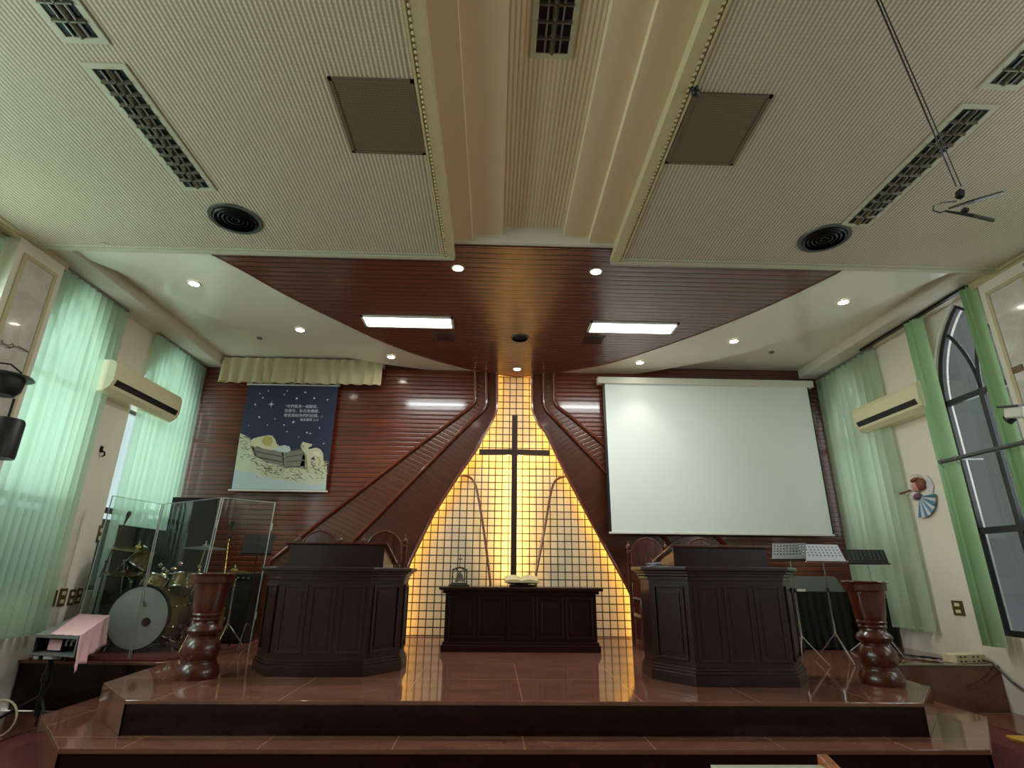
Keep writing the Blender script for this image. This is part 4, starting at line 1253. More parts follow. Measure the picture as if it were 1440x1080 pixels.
# ------------------------------------------------------------------ music stands
def mstand(c, w, h, tilt, yaw, zt, label, dmat, holes=(10, 4), legs=.28, polemat='steel'):
    """c: foot x,y ; zt: height of the desk centre"""
    x, y = c
    t = thing('music_stand', label, 'music stand', (x, y, 0), 'music stands')
    R_ = Matrix.Rotation(yaw, 3, 'Z') @ Matrix.Rotation(tilt, 3, 'X')
    ctr = Vector((x, y, zt))
    nx, nz = holes
    out = [(-w / 2, -h / 2), (w / 2, -h / 2), (w / 2, h / 2), (-w / 2, h / 2)]
    hs = []
    for i in range(nx):
        for j in range(nz):
            hx = -w / 2 + w * (i + .75) / (nx + .5); hz = -h / 2 + h * .30 + h * .62 * (j + .5) / nz
            rr = min(w / nx, h * .62 / nz) * .25
            hs.append([(hx + rr * 1.2 * cos(a), hz + rr * sin(a)) for a in [2 * pi * k / 6 for k in range(6)]])
    mb = MB(); mb.prism(out, -.003, .003, 'xz', hs)
    mb.box(-w / 2, w / 2, -.05, 0, -h / 2 - .006, -h / 2)
    for v in mb.bm.verts: v.co = ctr + R_ @ v.co
    mb.build('desk', dmat, t)
    MB().obox(ctr + R_ @ Vector((0, .02, -.03)), .05, .03, .06, R_).build('tilt_clamp', 'black', t)
    MB().tube([(x, y, .3), (x, y, zt * .65)], .013, 10).tube([(x, y, zt * .65), (x, y, zt - .02)], .009, 10).build('pole', polemat, t)
    MB().lathe((x, y, zt * .63), [(.018, 0), (.02, .02), (.018, .05)], 10).build('collar', 'black', t)
    for k in range(3):
        a = yaw + pi / 6 + k * 2 * pi / 3
        MB().tube([(x, y, .34), (x + legs * cos(a), y + legs * sin(a), .008)], .009, 8).build('leg', polemat, t)
    MB().tube([(x, y, .34), (x, y, .14)], .012, 8).build('hub', 'black', t)


c = PY(1159, 778, 7.6)
mstand((c.x, 7.66), PY(1188, 778, 7.6).x - PY(1128, 778, 7.6).x, .27, radians(-28), radians(4), c.z, 'silver perforated music stand facing the hall right of the right lectern', 'silver_stand', polemat='chrome')
c = PY(1112, 776, 7.25)
mstand((c.x, 7.3), .40, .27, radians(-35), radians(-38), c.z, 'grey music stand turned sideways between the right lectern and the silver one', 'grey_stand', polemat='chrome')
c = PY(1220, 783, 8.4)
mstand((c.x + .02, 8.46), .60, .22, radians(-18), radians(-3), c.z, 'black perforated music stand in front of the right corner blind', 'black', holes=(9, 5), legs=.42)
c = PY(362, 765, 8.5)
mstand((c.x, 8.55), .42, .30, radians(-20), radians(8), c.z, 'black perforated music stand behind the drum shield by the left lectern', 'black', holes=(9, 5), polemat='black')


# ------------------------------------------------------------------ amplifiers and covered equipment on the right
def cabinet(x0, x1, y0, y1, z1, label, n=1, name='speaker_cabinet'):
    t = thing(name, label, 'speaker', ((x0 + x1) / 2, (y0 + y1) / 2, 0), 'black amplifiers and speaker cabinets')
    MB().box(x0, x1, y0, y1, .03, z1).build('cabinet', 'black', t, bevel=.012)
    MB().box(x0 + .03, x1 - .03, y0 - .008, y0, .07, z1 - .13).build('grille_cloth', 'black_cloth', t)
    MB().box(x0 + .03, x1 - .03, y0 - .006, y0, z1 - .11, z1 - .03).build('control_panel', 'dark_metal', t)
    mb = MB()
    for k in range(6):
        xx = x0 + .08 + k * (x1 - x0 - .16) / 5
        mb.lathe((xx, y0 - .006, z1 - .07), [(.014, 0), (.012, .018), (0, .018)], 10, axis=(0, -1, 0))
    mb.build('knobs', 'grey_plastic', t)
    mb = MB()
    for xx in (x0 + .05, x1 - .05):
        for yy in (y0 + .05, y1 - .05):
            mb.lathe((xx, yy, 0), [(.02, 0), (.02, .03)], 8)
    mb.build('feet', 'black', t)
    MB().tube([((x0 + x1) / 2 - .1, (y0 + y1) / 2, z1), ((x0 + x1) / 2 - .08, (y0 + y1) / 2, z1 + .025), ((x0 + x1) / 2 + .08, (y0 + y1) / 2, z1 + .025), ((x0 + x1) / 2 + .1, (y0 + y1) / 2, z1)], .008, 6).build('carry_handle', 'black', t)


x0 = PY(1226, 860, 9.1).x; x1 = PY(1262, 860, 9.1).x
cabinet(x0 - .15, x1 - .02, 9.15, 9.7, PY(1240, 834, 9.15).z, 'black amplifier cabinet in the right corner under the blind')
x0 = PY(1125, 860, 8.9).x; x1 = PY(1190, 860, 8.9).x
t = thing('covered_keyboard', 'instrument under a black cloth between the right lectern and the right pedestal', 'covered instrument', ((x0 + x1) / 2, 9.0, 0))
zt_ = PY(1150, 832, 8.8).z
mb = MB(); n = 60; rows = []
for j in range(5):
    zz = .03 + (zt_ - .03) * j / 4
    rows.append([mb.bm.verts.new((x0 - .2 + (x1 - x0 + .2) * i / n, 8.8 - .02 * sin(i * .8 + .4 * j) * (1 - j / 4 * .8), zz)) for i in range(n + 1)])
for a1, b1 in zip(rows, rows[1:]):
    for i in range(n): mb._f([a1[i], a1[i + 1], b1[i + 1], b1[i]])
mb.box(x0 - .19, x1 - .01, 8.83, 9.45, .0, zt_ - .01)
mb.build('cloth_cover', 'black_cloth', t, smooth=False)
MB().hexa([(x0 - .2, 8.8, zt_), (x1, 8.8, zt_), (x1, 9.5, zt_), (x0 - .2, 9.5, zt_)], [(x0 - .2, 8.95, zt_ + .22), (x1 - .05, 8.95, zt_ + .22), (x1 - .05, 9.45, zt_ + .22), (x0 - .2, 9.45, zt_ + .22)]).build('sloping_lid', 'grey_stand', t, bevel=.01)
p = PY(1127, 830, 8.82)
MB().box(p.x - .07, p.x + .05, 8.79, 8.81, zt_ + .0, zt_ + .035).build('white_tag', 'white_plastic', t)

# ------------------------------------------------------------------ power strip and cables on the right platform
p = PZ(1392, 929, .0)
t = thing('power_outlet_box', 'cream outlet box with four sockets lying at the right platform edge', 'power strip', (6.05, 7.62, 0))
MB().obox((6.12, 7.66, .055), .46, .2, .11, Matrix.Rotation(radians(10), 3, 'Z')).build('box_body', 'cream_plastic', t, bevel=.01)
R_ = Matrix.Rotation(radians(10), 3, 'Z')
for k, dx in enumerate((-.13, .07)):
    mb = MB()
    for a in (-1, 1):
        for b in (-1, 1):
            c = Vector((6.12, 7.66, .055)) + R_ @ Vector((dx + a * .035, -.102, b * .026))
            mb.obox(c, .022, .008, .02, R_)
    mb.build('socket', 'frame_dark', t)
for k, (yo, ph, lb) in enumerate(((0, 0, 'front'), (.12, 1.3, 'middle'), (.2, 2.1, 'back'))):
    pts = []
    for i in range(40):
        q = i / 39
        x = 5.35 + .62 * q - (.0 if k else .0); y = 8.55 - .85 * q + .05 * sin(q * 9 + ph) + yo * .35 * (1 - q)
        pts.append((x, y, .014 + .02 * abs(sin(q * 11 + ph))))
    o = MB().tube(pts, .010, 6).build('power_cable', 'black', origin=(5.6, 8.2, 0), smooth=True)
    tag(o, 'black cable trailing along the right wall into the outlet box', 'cable', 'black cables by the right wall')

# small shelf edge along the right platform (bright edge)
o = MB().box(4.95, XR, 7.475, 7.50, -.012, .006).build('trim_8', 'trim_grey', origin=(5.5, 7.49, 0)); o['kind'] = 'structure'


# ------------------------------------------------------------------ sockets, hooks, plates on the walls
def plate(X, s, px, py, w, h, label, name='wall_socket', cat='wall socket', mat_='brown_plate', n=1):
    p = PX(px, py, X)
    t = thing(name, label, cat, p, 'wall plates' if name == 'wall_socket' else None)
    a, b = sorted((X, X + s * .012))
    MB().box(a, b, p.y - w / 2, p.y + w / 2, p.z - h / 2, p.z + h / 2).build('cover_plate', mat_, t, bevel=.003)
    for k in range(n):
        zc = p.z + (k - (n - 1) / 2) * h / (n + .2)
        a, b = sorted((X + s * .012, X + s * .018))
        MB().box(a, b, p.y - w * .22, p.y + w * .22, zc - h / n * .22, zc + h / n * .22).build('insert', 'cream_plastic', t)


plate(XL, 1, 51, 845, .22, .14, 'wide brown wall plate, leftmost of the row under the left window')
plate(XL, 1, 70, 842, .2, .2, 'double brown wall plate, second from the left in the row', n=2)
plate(XL, 1, 87, 840, .13, .22, 'narrow brown wall plate in the middle of the row', n=2)
plate(XL, 1, 100, 840, .11, .2, 'narrow brown wall plate, second from the drums in the row', n=2)
plate(XL, 1, 110, 838, .1, .2, 'narrow brown wall plate nearest the drums in the row', n=2)
plate(XL, 1, 140, 751, .1, .24, 'tall brown switch plate alone on the left wall', name='wall_switch', cat='wall switch', n=2)
plate(XR, -1, 1348, 855, .19, .19, 'square brown and cream socket plate on the right wall', n=2)
p = PX(141, 636, XL)
t = thing('wall_hook', 'small dark hook on the bare left wall between the blinds', 'hook', p)
MB().box(p.x, p.x + .01, p.y - .03, p.y + .03, p.z, p.z + .09).build('back_plate', 'dark_metal', t)
MB().tube([(p.x + .01, p.y, p.z + .03), (p.x + .06, p.y, p.z), (p.x + .07, p.y, p.z - .04), (p.x + .04, p.y, p.z - .06)], .012, 8).build('hook_arm', 'dark_metal', t, smooth=True)

# ------------------------------------------------------------------ angel ornament on the right wall
Xo = XR - .012
def AW(px, py, d=0.):
    q = PX(1160 + px / 5.143, 540 + py / 5.143, XR); return Vector((XR - .01 - d, q.y, q.z))
t = thing('angel_ornament', 'painted wall ornament of a horn-playing angel with a blue and white skirt', 'ornament', AW(700, 800))


def ablob(c, ry, rz, d, name, mat_, rot=0., dx=.0):
    mb = MB(); mb.ball((0, 0, 0), d, ry, rz, 16, 10)
    R_ = Matrix.Rotation(rot, 3, 'X'); C_ = AW(*c, dx)
    for v in mb.bm.verts: v.co = C_ + R_ @ v.co
    return mb.build(name, mat_, t, smooth=True)


skin = plain('angel_skin', (214, 160, 138), .5, var=.03); hairm = plain('angel_hair', (140, 82, 62), .6, var=.2, nscale=60)
blue = plain('angel_skirt_blue', (70, 140, 170), .5, var=.15, nscale=20); wht = plain('angel_white', (216, 208, 214), .5, var=.06); wine = plain('angel_bodice', (120, 84, 96), .5, var=.2, nscale=30); gold = plain('angel_horn', (134, 76, 52), .35, .4)
# fan-shaped skirt from alternating pleats
c0_ = AW(700, 815, .01); R0 = .30
for k in range(9):
    a0 = radians(-112 + k * 12.6); a1 = radians(-112 + (k + 1) * 12.6)
    def sp(a_, rr, dx_): 
        return Vector((c0_.x - dx_, c0_.y - rr * sin(a_ + radians(90)) * 0 - rr * cos(a_), c0_.z + rr * sin(a_)))
    pts = [sp(a0, .04, .02), sp(a0, R0, .012), sp((a0 + a1) / 2, R0 + .012, .04), sp(a1, R0, .012), sp(a1, .04, .02)]
    MB().slab(pts, (.012, 0, 0)).build('skirt_pleat', blue if k % 2 == 0 else wht, t)
ablob((660, 800), .10, .085, .05, 'torso', wht, radians(20), .02)
ablob((690, 815), .07, .05, .05, 'sash', wine, 0, .03)
ablob((680, 745), .07, .078, .06, 'head', skin, 0, .03)
ablob((705, 725), .10, .09, .055, 'hair', hairm, radians(-30), .015)
ablob((672, 695), .085, .035, .05, 'hair_fringe', hairm, radians(-10), .035)
ablob((640, 785), .085, .03, .03, 'arm', wht, radians(-15), .06)
MB().tube([AW(665, 770, .09), AW(620, 785, .09), AW(590, 795, .09), AW(578, 788, .09), AW(566, 780, .09)], [.012, .014, .02, .032, .05], 10).build('horn', gold, t, smooth=True)
for pts in ([(740, 735), (745, 655), (775, 690), (795, 740), (790, 790), (765, 785)], [(640, 745), (625, 735), (622, 765), (640, 775)]):
    MB().slab([AW(x, y, .012) for x, y in pts], (.012, 0, 0)).build('wing', wht, t, bevel=.004)
MB().tube([AW(675 + 32 * cos(a), 665 + 12 * sin(a), .05) for a in [2 * pi * i / 14 for i in range(15)]], .006, 6).build('halo', wht, t, smooth=True)

# ------------------------------------------------------------------ rod with hooks, lamp on the right
p0 = PX(1322, 650, 6.02); p1 = PX(1440, 622, 6.02); e = p1 + (p1 - p0) * .8
t = thing('curtain_pole', 'green-grey metal pole with hooks crossing the arched right window', 'pole', p0)
MB().tube([p0, p1, e], .028, 12).build('pole', 'grey_stand', t, smooth=True)
mb = MB()
for k, q in enumerate((p0 + (p1 - p0) * .03, p0 + (p1 - p0) * .24)):
    mb.tube([q + Vector((0, .0, .05)), q + Vector((-.02, 0, .03)), q + Vector((-.03, 0, -.03)), q + Vector((0, 0, -.08)), q + Vector((.02, 0, -.05))], .006, 6)
mb.build('hook', 'steel', t, smooth=True)
MB().tube([p0 + (p1 - p0) * .2, Vector((XR, (p0 + (p1 - p0) * .2).y, p0.z))], .012, 8).tube([e, Vector((XR, e.y, e.z))], .012, 8).build('wall_bracket', 'steel', t)

c = PX(1436, 580, 5.75)
t = thing('stage_spotlight', 'grey and white spotlight on the right pilaster, cut by the frame edge', 'spotlight', c)
MB().obox(c, .2, .22, .12, Matrix.Rotation(radians(12), 3, 'X')).build('housing', 'white_plastic', t, bevel=.02)
MB().obox(c + Vector((0, .02, .075)), .24, .26, .02, Matrix.Rotation(radians(12), 3, 'X')).build('barn_door', 'black', t)
MB().lathe(c + Vector((0, .11, -.02)), [(.05, 0), (.06, .06), (.045, .07), (0, .07)], 18, axis=(-.3, .8, -.4)).build('snout', 'black', t, smooth=True)
MB().tube([c + Vector((.05, -.03, 0)), (6.2, c.y - .03, c.z)], .012, 8).build('wall_arm', 'steel', t)
# small brown tag on the right pilaster
p = PX(1431, 519, 6.19)
o = MB().box(6.18, 6.195, p.y - .07, p.y + .07, p.z - .04, p.z + .04).build('pilaster_tag', 'brown_plate', origin=p, bevel=.003)
tag(o, 'small brown plate on the marble of the right pilaster', 'wall plate')

# ------------------------------------------------------------------ spotlight and speaker on the left pilaster
c = PX(6, 540, -5.12)
t = thing('stage_spotlight', 'black bowl-shaped spotlight on a bracket beside the left pilaster', 'spotlight', c)
MB().lathe((c.x, c.y, c.z - .12), [(0, 0), (.11, .0), (.15, .05), (.165, .17), (.165, .2)], 28).build('bowl', 'black', t, smooth=True)
MB().lathe((c.x, c.y, c.z + .07), [(0, .02), (.22, .02), (.235, .0), (.2, -.008), (0, -.008)], 28).build('brim', 'black', t, smooth=True)
MB().tube([(c.x, c.y + .16, c.z), (c.x, c.y + .15, c.z + .18), (c.x, c.y, c.z + .22), (c.x, c.y - .15, c.z + .18)], .009, 8).build('yoke', 'dark_metal', t, smooth=True)
MB().tube([(c.x, c.y, c.z + .22), (-5.46, c.y + .55, c.z + .3)], .01, 8).build('wall_arm', 'steel', t)
MB().ball((c.x + .12, c.y - .05, c.z + .02), .02).build('bolt', 'steel', t)
c2_ = PX(2, 617, -5.12)
t = thing('hanging_speaker', 'black cylindrical speaker hanging below the spotlight at the left edge', 'speaker', c2_)
MB().lathe((c2_.x, c2_.y, c2_.z - .2), [(0, 0), (.15, .0), (.155, .03), (.155, .38), (.14, .41), (0, .41)], 28).build('body', 'black', t, smooth=True)
MB().tube([(c2_.x, c2_.y, c2_.z + .2), (c2_.x, c2_.y, c.z - .11)], .012, 8).build('hanger', 'dark_metal', t)
p = PX(20, 485, -5.44)
o = MB().tube([PX(3, 478, -5.43), PX(4, 483, -5.43), PX(12, 486, -5.42), PX(18, 483, -5.40), PX(20, 488, -5.41), PX(13, 489, -5.42), PX(26, 487, -5.43), PX(40, 495, -5.43)], .008, 6).build('wire_hook', 'steel', origin=p, smooth=True)
tag(o, 'thin bent wire hook on the marble of the left pilaster', 'hook')

# ------------------------------------------------------------------ hanging microphones
p = PZ(1233, 0, 3.4)
hub = Vector(PY(1350, 283, 2.62)); 
up_ = PZ(1233, -60, ZA)
t = thing('hanging_microphones', 'pair of crossed microphones hanging on a cable from the ceiling', 'microphone', hub)
k1, k2 = PY(1345, 262, 2.62), PY(1352, 262, 2.62)
c_top = PY(1233, 0, 2.05)
d_ = (c_top - k1).normalized()
s_top = k1 + d_ * ((ZA - k1.z) / d_.z)
MB().tube([k1, s_top], .0045, 6).tube([k2, s_top + Vector((.012, 0, 0))], .0035, 6).build('cable', 'black', t)
MB().lathe((s_top.x, s_top.y, ZA - .03), [(.02, 0), (.035, .02), (.035, .03)], 12).build('ceiling_rose', 'black', t)
ya_ = 2.62
MB().obox(PY(1350, 273, ya_), .035, .035, .05, Matrix.Rotation(.3, 3, 'Y')).build('clamp', 'black', t, bevel=.004)
MB().obox(PY(1357, 296, ya_), .03, .03, .025, Matrix.Rotation(.2, 3, 'Y')).build('stereo_bar', 'black', t, bevel=.004)
for a, b, c_ in (((1335, 293), (1368, 283), (1409, 271)), ((1330, 297), (1368, 303), (1397, 310))):
    A_, B_, C_ = PY(*a, ya_), PY(*b, ya_), PY(*c_, ya_)
    q = MB().tube([B_, C_], .012, 12).build('microphone_capsule', 'grey_stand', t, smooth=True)
    MB().tube([A_, B_], [.006, .0115], 12).build('microphone_tail', 'black', t, smooth=True)
MB().tube([PY(x, y, ya_) for x, y in ((1345, 283), (1325, 285), (1313, 290), (1312, 296), (1322, 299), (1332, 296))], .004, 6).build('cable_loop', 'black', t, smooth=True)

# ------------------------------------------------------------------ drum kit
def disc_frame(ax):
    ax = Vector(ax).normalized(); x, y = MB.frame(None, ax); return ax


yd = 7.98
fc = PY(191, 879, yd); rd = .405
fc.z = rd + .03
ax = Vector((-.02, 1, 0)).normalized()
t = thing('bass_drum', 'large bass drum with gold shell and pale front head behind the shield', 'drum', (fc.x, fc.y, 0))
MB().lathe(fc, [(rd * .94, .03), (rd * .975, .03), (rd * .975, .50), (rd * .94, .50)], 48, axis=ax).build('shell', 'gold_shell', t, smooth=True)
for h0, mt_ in ((0., 'dark_metal'), (.49, 'gold_shell')):
    MB().lathe(fc, [(rd * .95, h0), (rd * 1.02, h0), (rd * 1.02, h0 + .04), (rd * .95, h0 + .04)], 48, axis=ax, ring=True).build('hoop', mt_, t, smooth=True)
hd = MB().lathe(fc, [(0, .006), (rd * .95, .006), (rd * .95, .014), (0, .014)], 48, axis=ax).build('front_head', 'drumhead', t)
sd = ax.cross(Vector((0, 0, 1))).normalized()
# port hole and lettering block on the head
MB().lathe(fc + sd * .12 - Vector((0, 0, .05)) - ax * .002, [(0, 0), (.055, 0), (.055, .004), (0, .004)], 20, axis=ax).build('port_hole', 'black', hd)
mb = MB()
for k, (u0, w_) in enumerate(((-.03, .05), (.0, .06), (.03, .045), (.055, .05))):
    cc = fc + sd * (u0 * .6 + .035) + Vector((0, 0, .21 - k * .022)) - ax * .003
    mb.obox(cc, w_, .002, .010, Matrix(((sd.x, ax.x, 0), (sd.y, ax.y, 0), (0, 0, 1))))
mb.build('lettering', 'black', hd)
mb = MB(); mb2 = MB()
x_, y_ = MB.frame(None, ax)
for k in range(10):
    a = 2 * pi * (k + .5) / 10
    dd = x_ * cos(a) + y_ * sin(a)
    mb.tube([fc + dd * rd * 1.03 + ax * .01, fc + dd * rd * 1.03 + ax * .16], .006, 6)
    mb.tube([fc + dd * rd * 1.03 + ax * .36, fc + dd * rd * 1.03 + ax * .52], .006, 6)
    mb.ball(fc + dd * rd * 1.02 + ax * .16, .02, .02, .02, 8, 6); mb.ball(fc + dd * rd * 1.02 + ax * .36, .02, .02, .02, 8, 6)
mb.build('lugs', 'chrome', t, smooth=True)
for s_ in (-1, 1):
    st_ = fc + ax * .22 + sd * s_ * rd * .8 - Vector((0, 0, rd * .45))
    MB().tube([st_, Vector((st_.x + sd.x * s_ * .16 - ax.x * .1, st_.y + sd.y * s_ * .16 - ax.y * .1, .012))], .010, 8).build('spur', 'chrome', t)


def tom(c, r_, h_, ax_, label, kind='tom', lowhead=True):
    ax_ = Vector(ax_).normalized(); c = Vector(c)
    t = thing('tom_drum', label, 'drum', c, 'small drums of the kit')
    MB().lathe(c, [(r_ * .95, -h_ / 2), (r_ * .98, -h_ / 2 + .01), (r_ * .98, h_ / 2 - .01), (r_ * .95, h_ / 2)], 32, axis=ax_).build('shell', 'gold_shell', t, smooth=True)
    for q in (-h_ / 2 - .008, h_ / 2 - .012):
        MB().lathe(c, [(r_ * .93, q), (r_ * 1.03, q), (r_ * 1.03, q + .02), (r_ * .93, q + .02)], 32, axis=ax_, ring=True).build('rim', 'chrome', t, smooth=True)
        MB().lathe(c, [(0, q + .008), (r_ * .94, q + .008), (r_ * .94, q + .012), (0, q + .012)], 32, axis=ax_).build('head', 'drumhead', t)
    mb = MB(); x_, y_ = MB.frame(None, ax_)
    for k in range(6):
        d_ = x_ * cos(k * pi / 3) + y_ * sin(k * pi / 3)
        mb.tube([c + d_ * r_ * 1.04 - ax_ * h_ / 2, c + d_ * r_ * 1.04 + ax_ * h_ / 2], .005, 6)
        mb.ball(c + d_ * r_ * 1.02, .018, .018, .018, 8, 6)
    mb.build('lugs', 'chrome', t, smooth=True)
    return t


t1 = PY(217, 824, 8.3); t2 = PY(256, 822, 8.35)
tt = tom(t1, .17, .22, (.15, .42, .9), 'gold tom drum mounted on the left above the bass drum')
tm = tt
tom(t2, .16, .2, (-.1, .5, .85), 'gold tom drum mounted on the right above the bass drum')
tom(PY(206, 786, 8.55), .17, .26, (.45, .2, .85), 'tilted tan drum standing behind the left cymbals')
ft = PY(292, 868, 8.55)
tom((ft.x, ft.y, .38), .21, .36, (0, 0, 1), 'floor tom drum behind the left pedestal')
# chrome mount
mt = thing('tom_mount', 'chrome double mount holding the two toms over the bass drum', 'drum mount', (fc.x + ax.x * .25, fc.y + ax.y * .25, rd * 2 + .03))
bs = Vector((fc.x + ax.x * .25, fc.y + ax.y * .25, rd * 2 + .03)); jp = PY(236, 805, 8.4)
MB().tube([bs - Vector((0, 0, .03)), jp], .014, 10).build('post', 'chrome', mt)
MB().tube([jp, t1 + Vector((.1, .1, .08))], .012, 8).tube([jp, t2 + Vector((-.08, .08, .1))], .012, 8).build('arm', 'chrome', mt)
mb = MB()
for q in (jp, jp + Vector((-.06, 0, .04)), jp + Vector((.07, 0, .05)), (jp + t1) / 2 + Vector((0, 0, .06)), (jp + t2) / 2 + Vector((0, 0, .06)), jp + Vector((-.12, 0, .10)), jp + Vector((.14, .02, .12))):
    mb.ball(q, .036, .036, .036, 8, 6)
mb.build('wing_nuts', 'chrome', mt)


def cymbal(c, r_, tilt, foot, label, elbow=None, matn='brass'):
    c = Vector(c); ax_ = Vector(tilt).normalized()
    t = thing('cymbal_stand', label, 'cymbal', (foot[0], foot[1], 0), 'cymbals on stands')
    MB().lathe(c, [(0, .045), (.02, .045), (.045, .03), (.06, .012), (r_ * .6, .004), (r_, -.012), (r_, -.016), (r_ * .6, -.002), (.06, .006), (0, .03)], 40, axis=ax_).build('cymbal', matn, t, smooth=True)
    MB().lathe(c, [(.008, -.04), (.02, -.02), (.02, .03), (.008, .05), (.008, .08), (.016, .08), (0, .1)], 12, axis=ax_).build('felt_and_nut', 'chrome', t, smooth=True)
    f_ = Vector((foot[0], foot[1], 0)); e_ = Vector(elbow) if elbow else Vector((foot[0], foot[1], c.z - .12))
    MB().tube([f_ + Vector((0, 0, .25)), e_], .012, 8).build('tube', 'chrome', t)
    d_ = (c - e_); MB().tube([e_ - d_ * (.7 if elbow else 0), c - ax_ * .03], .009, 8).build('boom', 'chrome', t)
    MB().ball(e_, .028).build('joint', 'chrome', t, smooth=True)
    for k in range(3):
        a = .5 + k * 2 * pi / 3
        MB().tube([f_ + Vector((0, 0, .34)), f_ + Vector((.26 * cos(a), .26 * sin(a), .02))], .009, 8).build('leg', 'chrome', t)
    return t


fz = PZ(165, 905)
cymbal(PY(195, 770, 8.36), .34, (.12, -.12, 1), (PY(165, 880, 8.4).x, 8.4), 'bronze crash cymbal tilted on a boom, highest on the left of the kit', elbow=PY(176, 789, 8.42))
cymbal(PY(178, 805, 8.25), .27, (.08, -.1, 1), (PY(172, 880, 8.28).x, 8.28), 'bronze cymbal below the crash on the left of the kit')
cymbal(PY(289, 770, 8.2), .27, (.05, -.08, 1), (PY(272, 880, 8.25).x, 8.25), 'dull bronze ride cymbal on the right of the kit near the shield edge', elbow=PY(281, 797, 8.25), matn='grey_stand')
cymbal(PY(330, 803, 8.4), .24, (0, -.05, 1), (PY(318, 890, 8.45).x, 8.45), 'bronze hi-hat cymbal seen over the left pedestal top')

# ------------------------------------------------------------------ microphone stands
def micstand(foot, top, tip, label, mic='black', base='tri', height_pole=None):
    f_ = Vector((foot[0], foot[1], 0)); top = Vector(top); tip = Vector(tip)
    t = thing('microphone_stand', label, 'microphone stand', f_, 'microphone stands')
    MB().tube([f_ + Vector((0, 0, .06)), top], .011, 8).build('pole', 'chrome' if mic != 'black' else 'black', t)
    MB().tube([top - (tip - top) * .35, tip], .008, 8).build('boom', 'black' if mic == 'black' else 'chrome', t)
    MB().ball(top, .022).build('joint', 'dark_metal', t, smooth=True)
    d_ = (tip - top).normalized()
    MB().lathe(tip, [(.012, -.06), (.016, 0), (.026, .04), (.03, .08), (.02, .11), (0, .12)], 14, axis=d_).build('microphone', 'dark_metal', t, smooth=True)
    if base == 'tri':
        for k in range(3):
            a = .9 + k * 2 * pi / 3
            MB().tube([f_ + Vector((0, 0, .08)), f_ + Vector((.26 * cos(a), .26 * sin(a), .015))], .008, 6).build('leg', 'black', t)
    else:
        MB().lathe(f_, [(0, 0), (.13, 0), (.13, .015), (.03, .03), (0, .03)], 24).build('base', 'dark_metal', t, smooth=True)


b0 = PZ(250, 914)
micstand((b0.x + .05, b0.y), PY(236, 898, 7.98), PY(207, 884, 8.05), 'low chrome microphone stand aimed at the bass drum head', mic='chrome', base='disc')
micstand((PY(125, 880, 8.3).x, 8.3), PY(150, 790, 8.3), PY(178, 730, 8.35), 'black boom microphone stand by the left wall beside the drums')
micstand((PY(305, 890, 8.0).x, 8.0), PY(322, 755, 8.0), PY(325, 742, 7.9), 'chrome microphone stand rising behind the left pedestal', mic='chrome')

# ------------------------------------------------------------------ dark acoustic boards behind the drums
for q, Y_, lb in ((((163, 737), (262, 750)), 8.45, 'wide black acoustic board behind the drum kit'), (((243, 699), (306, 700)), 9.4, 'tall black acoustic board rising above the wide one behind the drums')):
    a, b = PY(*q[0], Y_), PY(*q[1], Y_)
    t = thing('acoustic_board', lb, 'acoustic board', ((a.x + b.x) / 2, Y_, 0), 'dark acoustic boards behind the drums')
    MB().hexa([(a.x, Y_, .02), (b.x, Y_, .02), (b.x, Y_ + .06, .02), (a.x, Y_ + .06, .02)], [(a.x, Y_, a.z), (b.x, Y_, b.z), (b.x, Y_ + .06, b.z), (a.x, Y_ + .06, a.z)]).build('padded_face', 'black_cloth', t, bevel=.01)
    MB().box(a.x + .05, a.x + .12, Y_ - .15, Y_ + .2, 0, .02).box(b.x - .12, b.x - .05, Y_ - .15, Y_ + .2, 0, .02).build('foot', 'dark_metal', t)
# keyboard amp between boards (dark cabinet)
cabinet(PY(300, 860, 9.0).x, PY(352, 860, 9.0).x, 8.95, 9.35, 1.0, 'black amplifier behind the left pedestal and the shield')
# drum throne / dark teal cloth stack
c = Vector((PY(262, 860, 8.75).x, 8.75, 0))
t = thing('drum_stool', 'round black drum stool behind the bass drum', 'stool', c)
MB().lathe(c, [(0, .5), (.17, .5), (.18, .53), (.17, .58), (0, .59)], 28).build('seat', 'black', t, smooth=True)
MB().tube([c + Vector((0, 0, .1)), c + Vector((0, 0, .5))], .016, 10).build('post', 'chrome', t)
for k in range(3):
    a = .3 + k * 2 * pi / 3
    MB().tube([c + Vector((0, 0, .3)), c + Vector((.26 * cos(a), .26 * sin(a), .02))], .01, 8).build('leg', 'chrome', t)

